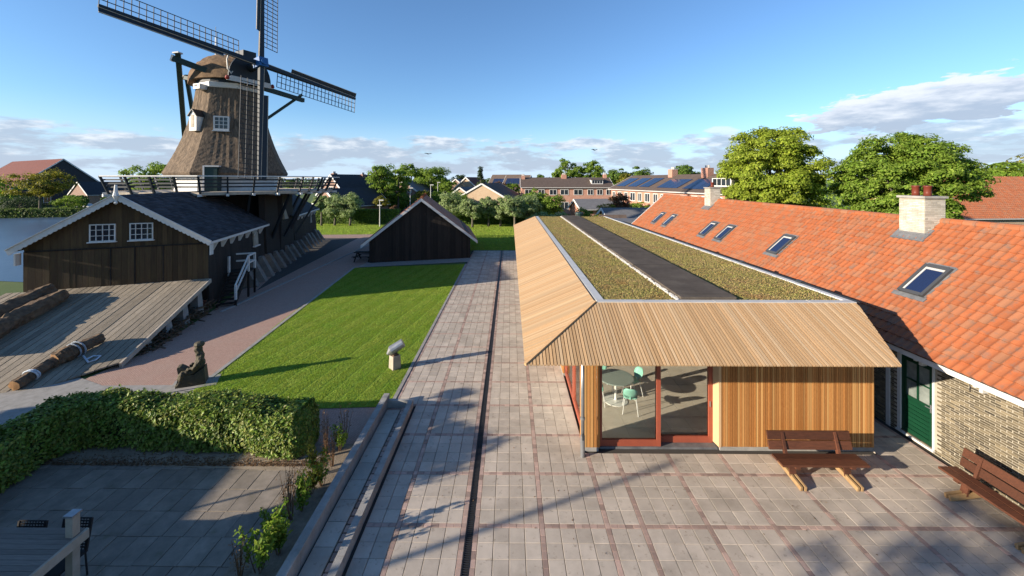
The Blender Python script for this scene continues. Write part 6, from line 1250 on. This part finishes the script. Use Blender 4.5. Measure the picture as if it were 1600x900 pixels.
q = AY(905, 333, 43); e = empty('waste_bin', (q.x, 43, 0), 'dark green waste bin among shrubs behind the planted roof', 'bin'); MB().lathe((q.x, 43, 0), [(.32, 0), (.4, 3.3), (.45, 3.35), (.4, 3.5), (.1, 3.6)], 12).build('bin_body', M['millgreen'], e)
# birds
for (px, py, Y, lb) in ((669, 240.5, 60, 'dark bird gliding low over the round trees'), (929, 234.5, 55, 'dark bird with raised wings above the straight terrace')):
    b = AY(px, py, Y); e = empty('bird', b, lb, 'bird', 'birds in the sky'); MB().tube([b + Vector((-.2, 0, 0)), b, b + Vector((.22, 0, .02))], [.02, .07, .02], 6).build('body', M['bird'], e)
    for s in (-1, 1): MB().add([b + Vector((-.06, 0, .02)), b + Vector((.08, 0, .02)), b + Vector((.05 + .3 * s, .25 * s, .12)), b + Vector((-.02 + .5 * s, .3 * s, .06)), b + Vector((-.06, 0, .04)), b + Vector((.08, 0, .04)), b + Vector((.05 + .3 * s, .25 * s, .14)), b + Vector((-.02 + .5 * s, .3 * s, .08))], BOXF).build('wing', M['bird'], e)

woods('garden_greenery', 'mixed garden greenery between the far houses and the pollard willows', (-31, 86), (-5, 88), 4.6, 12000, .2, 'leaf_mid'); woods('garden_greenery', 'garden shrubs in front of the straight terrace', (2, 76), (22, 62), 3.6, 9000, .16, 'leaf_mid'); woods('garden_greenery', 'dark garden shrubs at the farmhouse bank', (-100, 92), (-58, 98), 3.6, 8000, .3, 'leaf_dark')
# ================================================================ OUT OF FRAME: what throws the foreground shadows
house('neighbour_house', 'low brick house left of the patio, out of the picture', (-21.6, -.8, 0), 7.6, 16.2, R(90), 3.35, 3.9, 'brownbrick', 'browntile', ov=.15, barge=False)
tree('yard_tree', 'young tree standing left of the landing, out of the picture', (-12.6, 5.9, 0), 3.9, (1.3, 1.2, .5), 'leaf_mid', 1100, .1, clumps=22, cr=.3, seed=201, trunk=.05, cz=3.35)
tree('yard_tree', 'small tree beside the neighbour house, out of the picture', (-13.0, 7.7, 0), 3.9, (.8, 1.0, .35), 'leaf_mid', 500, .1, clumps=14, cr=.3, seed=202, trunk=.04, cz=3.5)
house('shade_block', 'low narrow block added to shade the patio, out of the picture', (-12.7, .5, 0), 1.4, 8.8, R(90), 2.8, 3.0, 'brownbrick', 'greyroof', ov=.05, barge=False, cat='shed')  # unseen block, sized and placed for the straight shadow edge across the patio
tree('yard_tree', 'tall tree behind the viewer, out of the picture', (-10.5, -1.4, 0), 7.0, (2.6, 2.4, 1.9), 'leaf_mid', 3600, .085, clumps=60, cr=.22, seed=203, trunk=.12)

e = empty('shadow_pole', (-16.9, .9, 0), 'tall white pole added to cast a shadow streak, out of the picture', 'shadow_pole'); MB().tube([(-16.9, .9, 0), (-16.9, .9, 6.4)], [.1, .06], 10).build('pole', M['white'], e); MB().lathe((-16.9, .9, 6.4), [(.03, 0), (.09, .06), (.09, .12), (.02, .18)], 10).build('finial', M['white'], e)  # unseen pole, added for the blurred shadow band on the paving

n = 260; P = np.column_stack([rng.uniform(-2.9, 9.5, n), rng.uniform(7.5, 16, n), np.full(n, .036)]); P = P[(P[:, 1] < 10.2) | (P[:, 0] < 1.5)]
V, Q = leafcloud(P, np.tile([0, 0, 1.], (len(P), 1)), .017, .25); tag(link('fallen_leaves', fastmesh('fallen_leaves', V, Q, M['leaf_dry'])), 'few small dry leaves scattered on the grey paving', 'leaves', kind='stuff')
